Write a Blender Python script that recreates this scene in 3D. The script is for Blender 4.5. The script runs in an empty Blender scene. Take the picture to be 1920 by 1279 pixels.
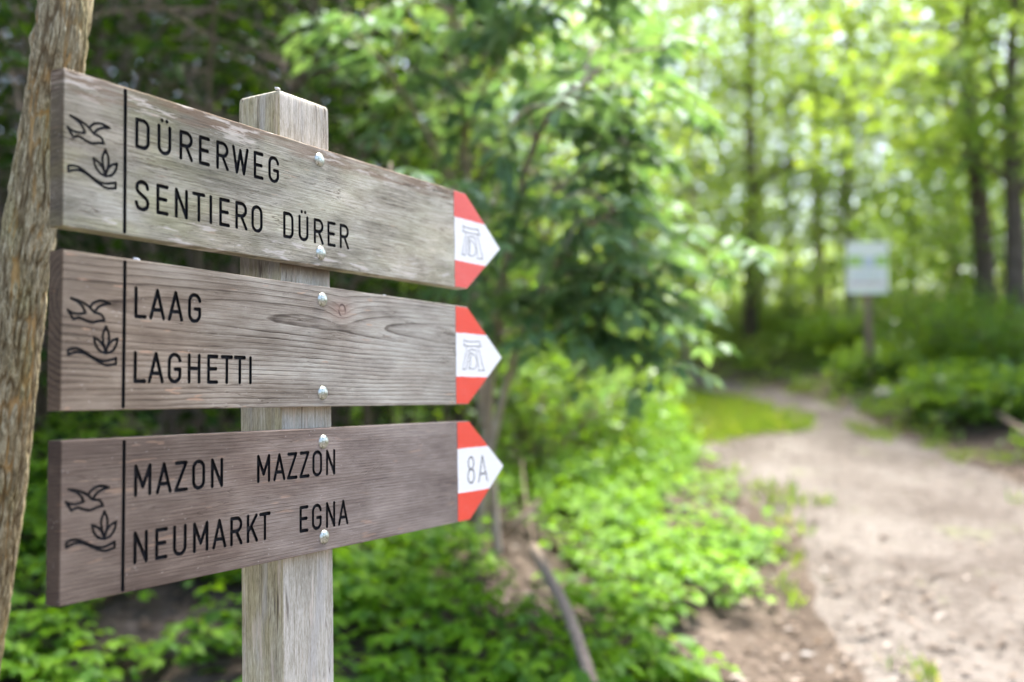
import bpy, math, random
import numpy as np
from mathutils import Matrix, Vector, geometry
RNG = np.random.default_rng(7)
random.seed(7)
sc = bpy.context.scene
COL = sc.collection

# ------------------------------------------------------------------ camera
CAMH = 1.60
F_PX = 1829.0                       # focal length in pixels of a 1920 px wide picture
PITCH, ROLL = 0.05827, -0.01388
FWD = np.array([0, math.cos(PITCH), math.sin(PITCH)])
UP0 = np.array([0, -math.sin(PITCH), math.cos(PITCH)])
XR = math.cos(ROLL) * np.array([1., 0, 0]) + math.sin(ROLL) * UP0
UR = -math.sin(ROLL) * np.array([1., 0, 0]) + math.cos(ROLL) * UP0
CAM = np.array([0, 0, CAMH])
cd = bpy.data.cameras.new('camera')
cam = bpy.data.objects.new('camera', cd); COL.objects.link(cam)
cd.sensor_width = 36.0
cd.lens = F_PX / 1920 * 36
cd.clip_start = 0.05; cd.clip_end = 1500
cam.matrix_world = Matrix(((XR[0], UR[0], -FWD[0], CAM[0]), (XR[1], UR[1], -FWD[1], CAM[1]),
                           (XR[2], UR[2], -FWD[2], CAM[2]), (0, 0, 0, 1)))
cd.dof.use_dof = True
cd.dof.focus_distance = 1.34
cd.dof.aperture_fstop = 1.9
sc.camera = cam

# ------------------------------------------------------------------ light
SUN_EL, SUN_AZ = 64.0, 24.0          # azimuth measured from +Y towards +X
w = bpy.data.worlds.new('World'); sc.world = w; w.use_nodes = True
nt = w.node_tree; nt.nodes.clear()
sky = nt.nodes.new('ShaderNodeTexSky'); sky.sky_type = 'NISHITA'; sky.sun_disc = False
sky.sun_elevation = math.radians(SUN_EL); sky.sun_rotation = math.radians(SUN_AZ)
sky.air_density = 1.0; sky.dust_density = 4.0; sky.ozone_density = 1.0
bg = nt.nodes.new('ShaderNodeBackground'); bg.inputs['Strength'].default_value = 0.15
wo = nt.nodes.new('ShaderNodeOutputWorld')
nt.links.new(sky.outputs[0], bg.inputs[0]); nt.links.new(bg.outputs[0], wo.inputs[0])
sd = bpy.data.lights.new('sun', 'SUN'); sun = bpy.data.objects.new('sun', sd); COL.objects.link(sun)
sd.energy = 5.0; sd.angle = math.radians(16); sd.color = (1.0, 0.95, 0.86)
el, az = math.radians(SUN_EL), math.radians(SUN_AZ)
sdir = Vector((math.sin(az) * math.cos(el), math.cos(az) * math.cos(el), math.sin(el)))
sun.rotation_euler = sdir.to_track_quat('Z', 'Y').to_euler()
sun.location = (0, 0, 30)
sc.view_settings.view_transform = 'Standard'; sc.view_settings.look = 'None'
sc.view_settings.exposure = 2.08; sc.view_settings.gamma = 1.0
sc.cycles.use_denoising = True
sc.cycles.max_bounces = 6; sc.cycles.diffuse_bounces = 4; sc.cycles.glossy_bounces = 2
sc.cycles.transmission_bounces = 4; sc.cycles.transparent_max_bounces = 4
sc.cycles.use_adaptive_sampling = True; sc.cycles.adaptive_threshold = 0.03

# ------------------------------------------------------------------ helpers
def at(px, py, d):
    """point seen at photo pixel (px, py), d metres in front of the camera"""
    return CAM + d * (FWD + XR * (px - 960) / F_PX - UR * (py - 639.5) / F_PX)

def tag(o, label=None, cat=None, group=None, kind=None):
    if label: o['label'] = label
    if cat: o['category'] = cat
    if group: o['group'] = group
    if kind: o['kind'] = kind
    return o

def empty(name, loc):
    o = bpy.data.objects.new(name, None); COL.objects.link(o); o.location = loc
    o.empty_display_size = 0.1
    return o

def link(name, me, mat, parent=None, mw=None):
    o = bpy.data.objects.new(name, me); COL.objects.link(o)
    if mat is not None:
        for m_ in (mat if isinstance(mat, (list, tuple)) else [mat]):
            me.materials.append(m_)
    if parent is not None:
        o.parent = parent
        o.matrix_local = WM[parent].inverted() @ (mw if mw is not None else Matrix())
    elif mw is not None:
        o.matrix_world = mw
    WM[o] = (mw if mw is not None else Matrix()).copy()
    return o
WM = {}
def thing(name, loc, label, cat, group=None):
    o = empty(name, loc); WM[o] = Matrix.Translation(loc)
    return tag(o, label, cat, group)

def mesh_np(name, verts, faces_flat, nper, smooth=False, matidx=None):
    """verts (N,3); faces as flat index array; nper: verts per face (int or array)"""
    me = bpy.data.meshes.new(name)
    verts = np.asarray(verts, dtype=np.float32)
    faces_flat = np.asarray(faces_flat, dtype=np.int32).ravel()
    if np.isscalar(nper):
        nper = np.full(len(faces_flat) // nper, nper, dtype=np.int32)
    nper = np.asarray(nper, dtype=np.int32)
    st = np.concatenate([[0], np.cumsum(nper)[:-1]]).astype(np.int32)
    me.vertices.add(len(verts)); me.vertices.foreach_set('co', verts.ravel())
    me.loops.add(len(faces_flat)); me.loops.foreach_set('vertex_index', faces_flat)
    me.polygons.add(len(nper)); me.polygons.foreach_set('loop_start', st); me.polygons.foreach_set('loop_total', nper)
    if smooth: me.polygons.foreach_set('use_smooth', np.ones(len(nper), dtype=bool))
    if matidx is not None: me.polygons.foreach_set('material_index', np.asarray(matidx, dtype=np.int32))
    me.update(calc_edges=True); me.validate()
    return me

def unit(v):
    v = np.asarray(v, float)
    return v / np.maximum(np.linalg.norm(v, axis=-1, keepdims=True), 1e-9)

# value noise on numpy arrays -------------------------------------------------
def _h(ix, iy, iz, s):
    n = (ix * 374761393 + iy * 668265263 + iz * 2147483647 + s * 1274126177) & 0xffffffff
    n = ((n ^ (n >> 13)) * 1274126177) & 0xffffffff
    n = ((n ^ (n >> 16)) * 2246822519) & 0xffffffff
    return ((n ^ (n >> 15)) & 0xffff) / 65535.0
def vnoise(x, y, z=0.0, s=0):
    x, y, z = np.broadcast_arrays(np.asarray(x, float), np.asarray(y, float), np.asarray(z, float))
    ix, iy, iz = [np.floor(a).astype(np.int64) for a in (x, y, z)]
    f = [a - np.floor(a) for a in (x, y, z)]
    f = [a * a * (3 - 2 * a) for a in f]
    r = 0
    for dx in (0, 1):
        for dy in (0, 1):
            for dz in (0, 1):
                wgt = (f[0] if dx else 1 - f[0]) * (f[1] if dy else 1 - f[1]) * (f[2] if dz else 1 - f[2])
                r = r + wgt * _h(ix + dx, iy + dy, iz + dz, s)
    return r
def fbm(x, y, z=0.0, s=0, o=4):
    r, a, t = 0, 1.0, 0
    for k in range(o):
        r = r + a * vnoise(np.asarray(x) * 2 ** k, np.asarray(y) * 2 ** k, np.asarray(z) * 2 ** k, s + k); t += a; a *= .5
    return r / t
def sstep(a, b, x):
    t = np.clip((np.asarray(x, float) - a) / (b - a), 0, 1); return t * t * (3 - 2 * t)

# shader helpers --------------------------------------------------------------
class NT:
    def __init__(self, name):
        self.m = bpy.data.materials.new(name); self.m.use_nodes = True
        self.t = self.m.node_tree; self.t.nodes.clear()
        self.out = self.n('ShaderNodeOutputMaterial')
    def n(self, kind, **kw):
        nd = self.t.nodes.new(kind)
        for k, v in kw.items(): setattr(nd, k, v)
        return nd
    def l(self, a, b): self.t.links.new(a, b)
    def set(self, sock, v):
        if hasattr(v, 'is_linked') or hasattr(v, 'links'): self.l(v, sock)
        else: sock.default_value = v
    def math(self, op, a, b=None, c=None, clamp=False):
        nd = self.n('ShaderNodeMath', operation=op); nd.use_clamp = clamp
        for i, v in enumerate((a, b, c)):
            if v is not None: self.set(nd.inputs[i], v)
        return nd.outputs[0]
    def mix(self, fac, a, b, blend='MIX'):
        nd = self.n('ShaderNodeMix', data_type='RGBA', blend_type=blend)
        self.set(nd.inputs[0], fac)
        for s_, v in ((nd.inputs[6], a), (nd.inputs[7], b)):
            self.set(s_, v if not isinstance(v, tuple) or len(v) == 4 else v + (1,))
        return nd.outputs[2]
    def mapping(self, vec, scale=(1, 1, 1), loc=(0, 0, 0), rot=(0, 0, 0)):
        nd = self.n('ShaderNodeMapping'); self.l(vec, nd.inputs[0])
        nd.inputs['Scale'].default_value = scale; nd.inputs['Location'].default_value = loc; nd.inputs['Rotation'].default_value = rot
        return nd.outputs[0]
    def noise(self, vec, scale=1.0, detail=3, rough=.55, dist=0.0):
        nd = self.n('ShaderNodeTexNoise'); self.l(vec, nd.inputs['Vector'])
        nd.inputs['Scale'].default_value = scale; nd.inputs['Detail'].default_value = detail
        nd.inputs['Roughness'].default_value = rough; nd.inputs['Distortion'].default_value = dist
        return nd.outputs[0]
    def ramp(self, fac, stops):
        nd = self.n('ShaderNodeValToRGB'); cr = nd.color_ramp
        while len(cr.elements) > 1: cr.elements.remove(cr.elements[-1])
        cr.elements[0].position = stops[0][0]; cr.elements[0].color = tuple(stops[0][1]) + (1,)
        for p, c in stops[1:]:
            e = cr.elements.new(p); e.color = tuple(c) + (1,)
        self.l(fac, nd.inputs[0]); return nd.outputs[0]
    def smooth(self, v, a, b):
        nd = self.n('ShaderNodeMapRange', interpolation_type='SMOOTHSTEP')
        self.set(nd.inputs[0], v); nd.inputs[1].default_value = a; nd.inputs[2].default_value = b
        return nd.outputs[0]
    def bump(self, h, strength=.5, dist=.001):
        nd = self.n('ShaderNodeBump'); self.l(h, nd.inputs['Height'])
        nd.inputs['Strength'].default_value = strength; nd.inputs['Distance'].default_value = dist
        return nd.outputs[0]
    def principled(self, col, rough=.8, normal=None, metallic=0.0, spec=.3):
        p = self.n('ShaderNodeBsdfPrincipled')
        self.set(p.inputs['Base Color'], col if not isinstance(col, tuple) or len(col) == 4 else col + (1,))
        self.set(p.inputs['Roughness'], rough); p.inputs['Metallic'].default_value = metallic
        p.inputs['Specular IOR Level'].default_value = spec
        if normal is not None: self.l(normal, p.inputs['Normal'])
        self.l(p.outputs[0], self.out.inputs[0]); return p

def srgb(r, g, b):
    f = lambda c: (c / 255 / 12.92) if c / 255 <= .04045 else ((c / 255 + .055) / 1.055) ** 2.4
    return (f(r), f(g), f(b))

# ------------------------------------------------------------------ materials
def wood_board(name, dark, mid, light, ring_mm, ring_c, ring_e, warp, ring_amt, chips, seed,
               algae=0.0, topwear=0.0, cracks=.5, knot=None, light_bleach=((1, 1, 1), (1, 1, 1))):
    """weathered timber: x runs along the grain, z across it (metres, object space)"""
    N = NT(name); tc = N.n('ShaderNodeTexCoord').outputs['Object']
    off = (seed * 3.1, seed * 1.7, seed * 2.3)
    sep = N.n('ShaderNodeSeparateXYZ'); N.l(tc, sep.inputs[0])
    X, Y, Z = sep.outputs
    # growth rings: stretched ellipses round (xc, zc), pushed about by slow noise
    n1 = N.noise(N.mapping(tc, (2.2, 3, 9), off), 1, 2)
    n2 = N.noise(N.mapping(tc, (9, 8, 30), off), 1, 3)
    dx = N.math('MULTIPLY', N.math('SUBTRACT', X, ring_c[0]), ring_e)
    dz = N.math('SUBTRACT', Z, ring_c[1])
    dy = N.math('ADD', Y, 0.02)
    r = N.math('SQRT', N.math('ADD', N.math('ADD', N.math('MULTIPLY', dx, dx), N.math('MULTIPLY', dz, dz)), N.math('MULTIPLY', dy, dy)))
    r = N.math('ADD', r, N.math('MULTIPLY', N.math('SUBTRACT', n1, .5), warp))
    r = N.math('ADD', r, N.math('MULTIPLY', N.math('SUBTRACT', n2, .5), warp * .22))
    if knot:
        kx = N.math('SUBTRACT', X, knot[0]); kz = N.math('SUBTRACT', Z, knot[1])
        kd = N.math('SQRT', N.math('ADD', N.math('MULTIPLY', kx, N.math('MULTIPLY', kx, .35)), N.math('MULTIPLY', kz, kz)))
        kb = N.math('EXPONENT', N.math('MULTIPLY', kd, -70.0))
        r = N.math('ADD', r, N.math('MULTIPLY', kb, 0.016))
    ring = N.math('FRACT', N.math('MULTIPLY', r, 1000.0 / ring_mm))
    ringl = N.ramp(ring, [(0, (1, 1, 1)), (.50, (.92, .92, .92)), (.80, (.60, .60, .60)), (.92, (0, 0, 0)), (.965, (.25, .25, .25)), (1, (1, 1, 1))])
    rbw = N.n('ShaderNodeRGBToBW'); N.l(ringl, rbw.inputs[0]); ringv = rbw.outputs[0]
    rm = N.math('ADD', N.math('MULTIPLY', N.smooth(N.noise(N.mapping(tc, (5, 8, 40), (off[2], 3, off[1])), 1, 3), .3, .7), .8), .35)
    ringv = N.math('ADD', N.math('MULTIPLY', N.math('SUBTRACT', ringv, .8), rm), .8)
    fib = N.noise(N.mapping(tc, (14, 60, 900), off), 1, 4, .65)
    fib2 = N.noise(N.mapping(tc, (40, 200, 2600), off), 1, 2, .6)
    blot = N.noise(N.mapping(tc, (7, 9, 22), off), 1, 5, .62)
    big = N.noise(N.mapping(tc, (3, 4, 8), (off[1], off[0], off[2])), 1, 2)
    v = N.math('ADD', N.math('MULTIPLY', fib, .55), N.math('MULTIPLY', blot, .62))
    v = N.math('ADD', v, N.math('MULTIPLY', N.math('SUBTRACT', ringv, .72), ring_amt))
    v = N.math('ADD', v, N.math('MULTIPLY', N.math('SUBTRACT', fib2, .5), .42))
    col = N.ramp(v, [(.30, dark), (.55, mid), (.84, light)])
    # warm / cool drift
    col = N.mix(N.math('MULTIPLY', N.smooth(big, .45, .7), .28), col, N.mix(1, col, (1.12, .93, .82), 'MULTIPLY'))
    bl_ = N.smooth(N.math('ADD', X, N.math('MULTIPLY', N.math('SUBTRACT', blot, .5), .5)), .05, .62)   # lighter to the right: uneven light painted in, along with grey weathering
    col = N.mix(bl_, N.mix(1, col, light_bleach[0], 'MULTIPLY'), N.mix(1, col, light_bleach[1], 'MULTIPLY'))
    if algae:
        al = N.noise(N.mapping(tc, (9, 9, 28), (off[2], off[1], off[0])), 1, 4)
        left = N.smooth(X, .42, .0)
        f = N.math('MULTIPLY', N.smooth(al, .38, .68), N.math('ADD', N.math('MULTIPLY', left, .55), .35))
        col = N.mix(N.math('MULTIPLY', f, algae), col, N.mix(1, col, (.97, 1.0, .68), 'MULTIPLY'))
        pit = N.noise(N.mapping(tc, (60, 60, 420), off), 1, 5, .75)
        col = N.mix(N.math('MULTIPLY', N.smooth(pit, .54, .68), .75), col, N.mix(1, col, (.36, .34, .30), 'MULTIPLY'))
    if topwear:
        tw = N.noise(N.mapping(tc, (13, 20, 120), off), 1, 4)
        zz = N.math('ADD', Z, N.math('MULTIPLY', N.math('SUBTRACT', tw, .5), .075))
        f = N.smooth(zz, -.026, -.004)
        col = N.mix(N.math('MULTIPLY', f, .62 * topwear), col, srgb(118, 92, 72))
        tw2 = N.noise(N.mapping(tc, (15, 10, 110), (off[1], off[2], 5)), 1, 4, .65)
        f2 = N.math('MULTIPLY', N.smooth(tw2, .56, .64), N.smooth(Z, -.045, -.012))
        col = N.mix(N.math('MULTIPLY', f2, .75 * topwear), col, srgb(200, 191, 178))
        bw = N.noise(N.mapping(tc, (22, 10, 120), (off[0], 9, off[2])), 1, 3)
        f3 = N.math('MULTIPLY', N.smooth(bw, .56, .66), N.smooth(Z, -.125, -.16))
        col = N.mix(N.math('MULTIPLY', f3, .6), col, srgb(205, 196, 188))
    # pale orange chips where the weathered skin has flaked off, lengthwise
    if chips:
        ch = N.noise(N.mapping(tc, (26, 40, 190), (off[2], off[0], off[1])), 1, 2, .4)
        msk = N.noise(N.mapping(tc, (6, 6, 14), (off[0], off[2], 3)), 1, 1)
        f = N.math('MULTIPLY', N.smooth(ch, .68, .72), N.smooth(msk, .42, .56))
        col = N.mix(N.math('MULTIPLY', f, chips), col, srgb(186, 150, 122))
    eg = N.math('MULTIPLY', N.smooth(X, .0018, .0004), .85)          # end grain, darkened further to paint in shade on the end face
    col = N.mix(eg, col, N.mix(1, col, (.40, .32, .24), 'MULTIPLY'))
    # drying cracks along the grain
    c0 = N.noise(N.mapping(tc, (5, 12, 75), (off[1], 4, off[0])), 1, 3, .5)
    crk = N.smooth(N.math('ABSOLUTE', N.math('SUBTRACT', c0, .5)), .010, .0025)
    cm = N.smooth(N.noise(N.mapping(tc, (7, 5, 16), (2, off[0], 6)), 1, 2), .5, .62)
    crk = N.math('MULTIPLY', crk, cm)
    col = N.mix(N.math('MULTIPLY', crk, cracks), col, N.mix(1, col, (.30, .26, .24), 'MULTIPLY'))
    # dust specks
    vo = N.n('ShaderNodeTexVoronoi'); N.l(N.mapping(tc, (150, 150, 150), off), vo.inputs['Vector']); vo.inputs['Scale'].default_value = 1
    spk = N.math('MULTIPLY', N.smooth(vo.outputs['Distance'], .13, .07), N.smooth(N.noise(N.mapping(tc, (40, 40, 40), off), 1, 0), .56, .6))
    col = N.mix(N.math('MULTIPLY', spk, .55), col, srgb(206, 198, 188))
    if knot:
        ang = N.math('ARCTAN2', kz, kx)
        kd2 = N.math('SQRT', N.math('ADD', N.math('MULTIPLY', kx, kx), N.math('MULTIPLY', kz, N.math('MULTIPLY', kz, .75))))
        kr = N.math('ABSOLUTE', N.math('SUBTRACT', kd2, .0075))
        f = N.math('MULTIPLY', N.smooth(kr, .0020, .0006), N.smooth(N.math('SINE', N.math('MULTIPLY', ang, 1.5)), -1.2, .3))
        col = N.mix(N.math('MULTIPLY', N.smooth(kb, .10, .75), .5), col, srgb(150, 118, 102))
        col = N.mix(N.math('MULTIPLY', f, .85), col, srgb(70, 52, 48))
    h = N.math('ADD', N.math('MULTIPLY', ringv, ring_amt * 1.7), N.math('MULTIPLY', fib, .9))
    h = N.math('SUBTRACT', h, N.math('MULTIPLY', crk, 1.2))
    N.principled(col, .82, N.bump(h, .55, .0011), spec=.22)
    return N.m

M = {}
M['board_top'] = wood_board('wood_grey_green', srgb(58, 54, 44), srgb(128, 124, 109), srgb(186, 182, 168), 5.2, (.9, -.30), .02, .014, .07, .25, 1.0, algae=.75, topwear=1.0, cracks=.85, light_bleach=((.98, .98, .98), (1.50, 1.50, 1.52)))
M['board_mid'] = wood_board('wood_brown_grey', srgb(66, 57, 49), srgb(119, 108, 97), srgb(162, 152, 139), 6.2, (.95, -.052), .035, .016, .38, .6, 2.0, cracks=.7, knot=(.466, -.032), light_bleach=((.88, .84, .76), (1.46, 1.60, 1.64)))
M['board_low'] = wood_board('wood_purple_brown', srgb(58, 48, 43), srgb(101, 89, 81), srgb(136, 124, 114), 4.4, (.2, -.36), .05, .012, .22, .25, 3.4, cracks=.35, light_bleach=((.95, .90, .83), (1.40, 1.45, 1.48)))

def post_wood():
    N = NT('wood_post'); tc = N.n('ShaderNodeTexCoord').outputs['Object']
    sep = N.n('ShaderNodeSeparateXYZ'); N.l(tc, sep.inputs[0]); X, Y, Z = sep.outputs
    wv = N.noise(N.mapping(tc, (8, 8, 2.0)), 1, 2)
    wx = N.n('ShaderNodeVectorMath', operation='ADD'); N.l(tc, wx.inputs[0])
    cx = N.n('ShaderNodeCombineXYZ'); N.l(N.math('MULTIPLY', N.math('SUBTRACT', wv, .5), .012), cx.inputs[0]); N.l(cx.outputs[0], wx.inputs[1])
    p = wx.outputs[0]
    f1 = N.noise(N.mapping(p, (330, 330, 20)), 1, 6, .75)
    f2 = N.noise(N.mapping(p, (1100, 1100, 110)), 1, 4, .7)
    b = N.noise(N.mapping(tc, (30, 30, 4), (3, 1, 2)), 1, 4, .6)
    v = N.math('ADD', N.math('ADD', N.math('MULTIPLY', f1, .55), N.math('MULTIPLY', f2, .4)), N.math('MULTIPLY', b, .3))
    col = N.ramp(v, [(.46, srgb(104, 96, 80)), (.62, srgb(176, 169, 153)), (.78, srgb(222, 216, 205))])
    # side that faces the thicket: algae and amber stain, its shade painted in as well
    gx = N.n('ShaderNodeNewGeometry')
    side = N.smooth(X, .0035, .0005)
    al = N.smooth(N.noise(N.mapping(tc, (25, 25, 7), (1, 5, 2)), 1, 3), .3, .62)
    col = N.mix(N.math('MULTIPLY', side, N.math('ADD', N.math('MULTIPLY', al, .45), .5)), col, N.mix(1, col, (.80, .74, .50), 'MULTIPLY'))
    pk = N.smooth(N.noise(N.mapping(tc, (90, 90, 9), (7, 5, 2)), 1, 3), .56, .66)
    col = N.mix(N.math('MULTIPLY', pk, .4), col, srgb(214, 196, 180))
    gr = N.smooth(N.noise(N.mapping(tc, (45, 45, 5), (9, 2, 4)), 1, 3), .52, .68)
    col = N.mix(N.math('MULTIPLY', gr, .4), col, srgb(166, 163, 160))
    c0 = N.noise(N.mapping(p, (48, 48, 2.2), (4, 4, 1)), 1, 2, .5)
    crk = N.smooth(N.math('ABSOLUTE', N.math('SUBTRACT', c0, .5)), .010, .002)
    crk = N.math('MULTIPLY', crk, N.smooth(N.noise(N.mapping(tc, (12, 12, 6), (3, 8, 1)), 1, 1), .48, .6))
    col = N.mix(N.math('MULTIPLY', crk, .8), col, srgb(74, 60, 50))
    st = N.math('MULTIPLY', N.smooth(N.math('ADD', Z, N.math('MULTIPLY', N.math('SUBTRACT', f1, .5), .05)), .004, .030), N.smooth(Z, .060, .045))
    col = N.mix(N.math('MULTIPLY', st, .8), col, srgb(70, 56, 40))
    h = N.math('SUBTRACT', N.math('ADD', f1, N.math('MULTIPLY', f2, .6)), crk)
    N.principled(col, .85, N.bump(h, .6, .0012), spec=.2)
    return N.m
M['post'] = post_wood()

def flat(name, col, rough=.5, spec=.4, var=.06, bump=0.0, scale=30):
    N = NT(name); tc = N.n('ShaderNodeTexCoord').outputs['Object']
    n = N.noise(N.mapping(tc, (scale, scale, scale)), 1, 4)
    c = N.mix(n, tuple(x * (1 - var) for x in col), tuple(min(1, x * (1 + var)) for x in col))
    nm = N.bump(N.noise(N.mapping(tc, (60, 60, 500)), 1, 3), bump, .0006) if bump else None
    N.principled(c, rough, nm, spec=spec); return N.m
def groove_paint():
    N = NT('black_groove_paint'); tc = N.n('ShaderNodeTexCoord').outputs['Object']
    n = N.noise(N.mapping(tc, (140, 140, 140)), 1, 5, .7); n2 = N.noise(N.mapping(tc, (500, 500, 1500)), 1, 3, .6)
    c = N.ramp(n, [(.45, (.006, .006, .008)), (.62, (.014, .014, .016)), (.72, (.05, .044, .038))])
    N.principled(c, .7, N.bump(n2, .6, .0006), spec=.18); return N.m
M['groove'] = groove_paint()
M['thin_groove'] = flat('dark_scribed_line', (.016, .017, .018), .7, .15, .3)
def coat(name, col, under, chip):
    N = NT(name); tc = N.n('ShaderNodeTexCoord').outputs['Object']
    gr = N.noise(N.mapping(tc, (16, 60, 620)), 1, 4, .65); bl = N.noise(N.mapping(tc, (22, 22, 40)), 1, 4)
    c = N.mix(N.math('MULTIPLY', N.smooth(gr, .46, .72), .38), col, tuple(x * .68 for x in col))
    c = N.mix(N.math('MULTIPLY', N.smooth(bl, .48, .7), .22), c, tuple(min(1, x * .9 + .06) for x in col))
    ch = N.noise(N.mapping(tc, (130, 130, 330), (3, 1, 7)), 1, 4, .65)
    c = N.mix(N.math('MULTIPLY', N.smooth(ch, .655, .70), chip), c, under)
    N.principled(c, .5, N.bump(gr, .8, .0012), spec=.3); return N.m
M['white_paint'] = coat('white_paint', (.80, .795, .77), (.30, .27, .22), .8)
M['red_paint'] = coat('red_paint', (.76, .068, .034), (.36, .20, .15), .6)
M['red_paint_faded'] = coat('faded_red_paint', (.74, .105, .082), (.62, .34, .30), .8)
def zinc():
    N = NT('zinc_bolt'); tc = N.n('ShaderNodeTexCoord').outputs['Object']
    n = N.noise(N.mapping(tc, (260, 260, 260)), 1, 4, .6)
    c = N.ramp(n, [(.38, (.24, .26, .21)), (.52, (.46, .49, .43)), (.68, (.66, .68, .66))])
    N.principled(c, N.math('ADD', N.math('MULTIPLY', n, .3), .20), N.bump(n, .25, .0006), metallic=.92); return N.m
M['zinc'] = zinc()

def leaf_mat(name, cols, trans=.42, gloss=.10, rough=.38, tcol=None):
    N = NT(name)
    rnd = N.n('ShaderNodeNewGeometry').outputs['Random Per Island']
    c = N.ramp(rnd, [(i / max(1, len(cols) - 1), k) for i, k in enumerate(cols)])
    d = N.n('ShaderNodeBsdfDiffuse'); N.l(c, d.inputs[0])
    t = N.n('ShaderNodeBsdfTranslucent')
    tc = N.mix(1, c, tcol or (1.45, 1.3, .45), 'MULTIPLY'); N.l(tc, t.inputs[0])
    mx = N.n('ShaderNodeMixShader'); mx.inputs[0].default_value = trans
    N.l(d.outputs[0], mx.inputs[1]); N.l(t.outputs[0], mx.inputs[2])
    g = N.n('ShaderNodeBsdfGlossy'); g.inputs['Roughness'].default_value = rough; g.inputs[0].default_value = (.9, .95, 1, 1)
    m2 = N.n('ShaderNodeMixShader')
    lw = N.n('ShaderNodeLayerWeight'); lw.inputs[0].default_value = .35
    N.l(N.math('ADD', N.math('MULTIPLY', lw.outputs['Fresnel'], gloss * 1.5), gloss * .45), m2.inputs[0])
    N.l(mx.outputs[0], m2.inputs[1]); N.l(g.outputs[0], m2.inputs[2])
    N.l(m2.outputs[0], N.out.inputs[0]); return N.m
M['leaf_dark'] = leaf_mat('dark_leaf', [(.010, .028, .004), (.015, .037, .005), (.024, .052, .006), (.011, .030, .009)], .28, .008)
M['leaf_mid'] = leaf_mat('mid_green_leaf', [(.085, .185, .030), (.120, .230, .030), (.165, .275, .034), (.095, .200, .050)], .52, .03)
M['leaf_elder'] = leaf_mat('broad_green_leaf', [(.095, .195, .085), (.115, .215, .092), (.140, .235, .088), (.110, .200, .110)], .48, .05, .6, (1.25, 1.2, .6))
M['leaf_light'] = leaf_mat('yellow_green_leaf', [(.17, .27, .050), (.22, .33, .060), (.19, .29, .075), (.29, .38, .095), (.17, .29, .11)], .62, .03, .4, (1.3, 1.25, .6))
M['leaf_herb'] = leaf_mat('fresh_herb_leaf', [(.11, .245, .012), (.155, .31, .014), (.20, .355, .020), (.085, .195, .024), (.13, .25, .045)], .46, .02, .5, (1.4, 1.35, .4))
M['leaf_grass'] = leaf_mat('grass_blade', [(.09, .19, .022), (.135, .24, .028), (.18, .265, .045), (.20, .22, .08)], .45, .03)
M['leaf_dry'] = leaf_mat('dry_leaf', [(.075, .045, .028), (.11, .068, .040), (.15, .098, .062), (.055, .034, .022), (.18, .135, .098)], .15, .06, .5, (1.2, 1, .8))

def bark(name, dark, mid, light, sc_=1.0, orange=0.0):
    N = NT(name); tc = N.n('ShaderNodeTexCoord').outputs['Object']
    n1 = N.noise(N.mapping(tc, (55 * sc_, 55 * sc_, 15 * sc_)), 1, 6, .68, .8)
    n2 = N.noise(N.mapping(tc, (150 * sc_, 150 * sc_, 60 * sc_)), 1, 4, .6)
    v = N.math('ADD', N.math('MULTIPLY', n1, .7), N.math('MULTIPLY', n2, .3))
    c = N.ramp(v, [(.34, dark), (.5, mid), (.66, light)])
    if orange:
        at_ = N.n('ShaderNodeAttribute'); at_.attribute_name = 'fissure'; fi = at_.outputs['Fac']
        o = N.noise(N.mapping(tc, (40, 40, 6), (3, 2, 1)), 1, 3)
        inner = N.mix(N.smooth(o, .46, .66), srgb(84, 68, 46), srgb(172, 138, 86))
        c = N.mix(N.math('MULTIPLY', N.smooth(fi, .40, .95), orange), c, inner)
        m_ = N.noise(N.mapping(tc, (14, 14, 6), (5, 2, 1)), 1, 3)
        c = N.mix(N.math('MULTIPLY', N.smooth(m_, .48, .68), .45), c, N.mix(1, c, (.86, .92, .62), 'MULTIPLY'))
    N.principled(c, .9, N.bump(v, .8, .006 / sc_), spec=.15); return N.m
M['bark_near'] = bark('ridged_bark', srgb(74, 65, 48), srgb(138, 126, 98), srgb(186, 177, 148), 1.9, .75)
M['bark_brown'] = bark('brown_bark', (.075, .055, .038), (.15, .115, .080), (.24, .19, .14), .6)
M['bark_far'] = bark('grey_brown_bark', (.18, .14, .11), (.33, .265, .215), (.48, .41, .345), .5)
M['bark_dark'] = bark('dark_bark', (.050, .040, .030), (.10, .078, .060), (.16, .13, .10), .5)
M['bark_pale'] = bark('pale_bark', (.30, .235, .185), (.52, .43, .355), (.68, .59, .51), .5)
M['dead_wood'] = bark('dead_wood', (.14, .105, .076), (.26, .20, .15), (.36, .29, .23), .8)

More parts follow.
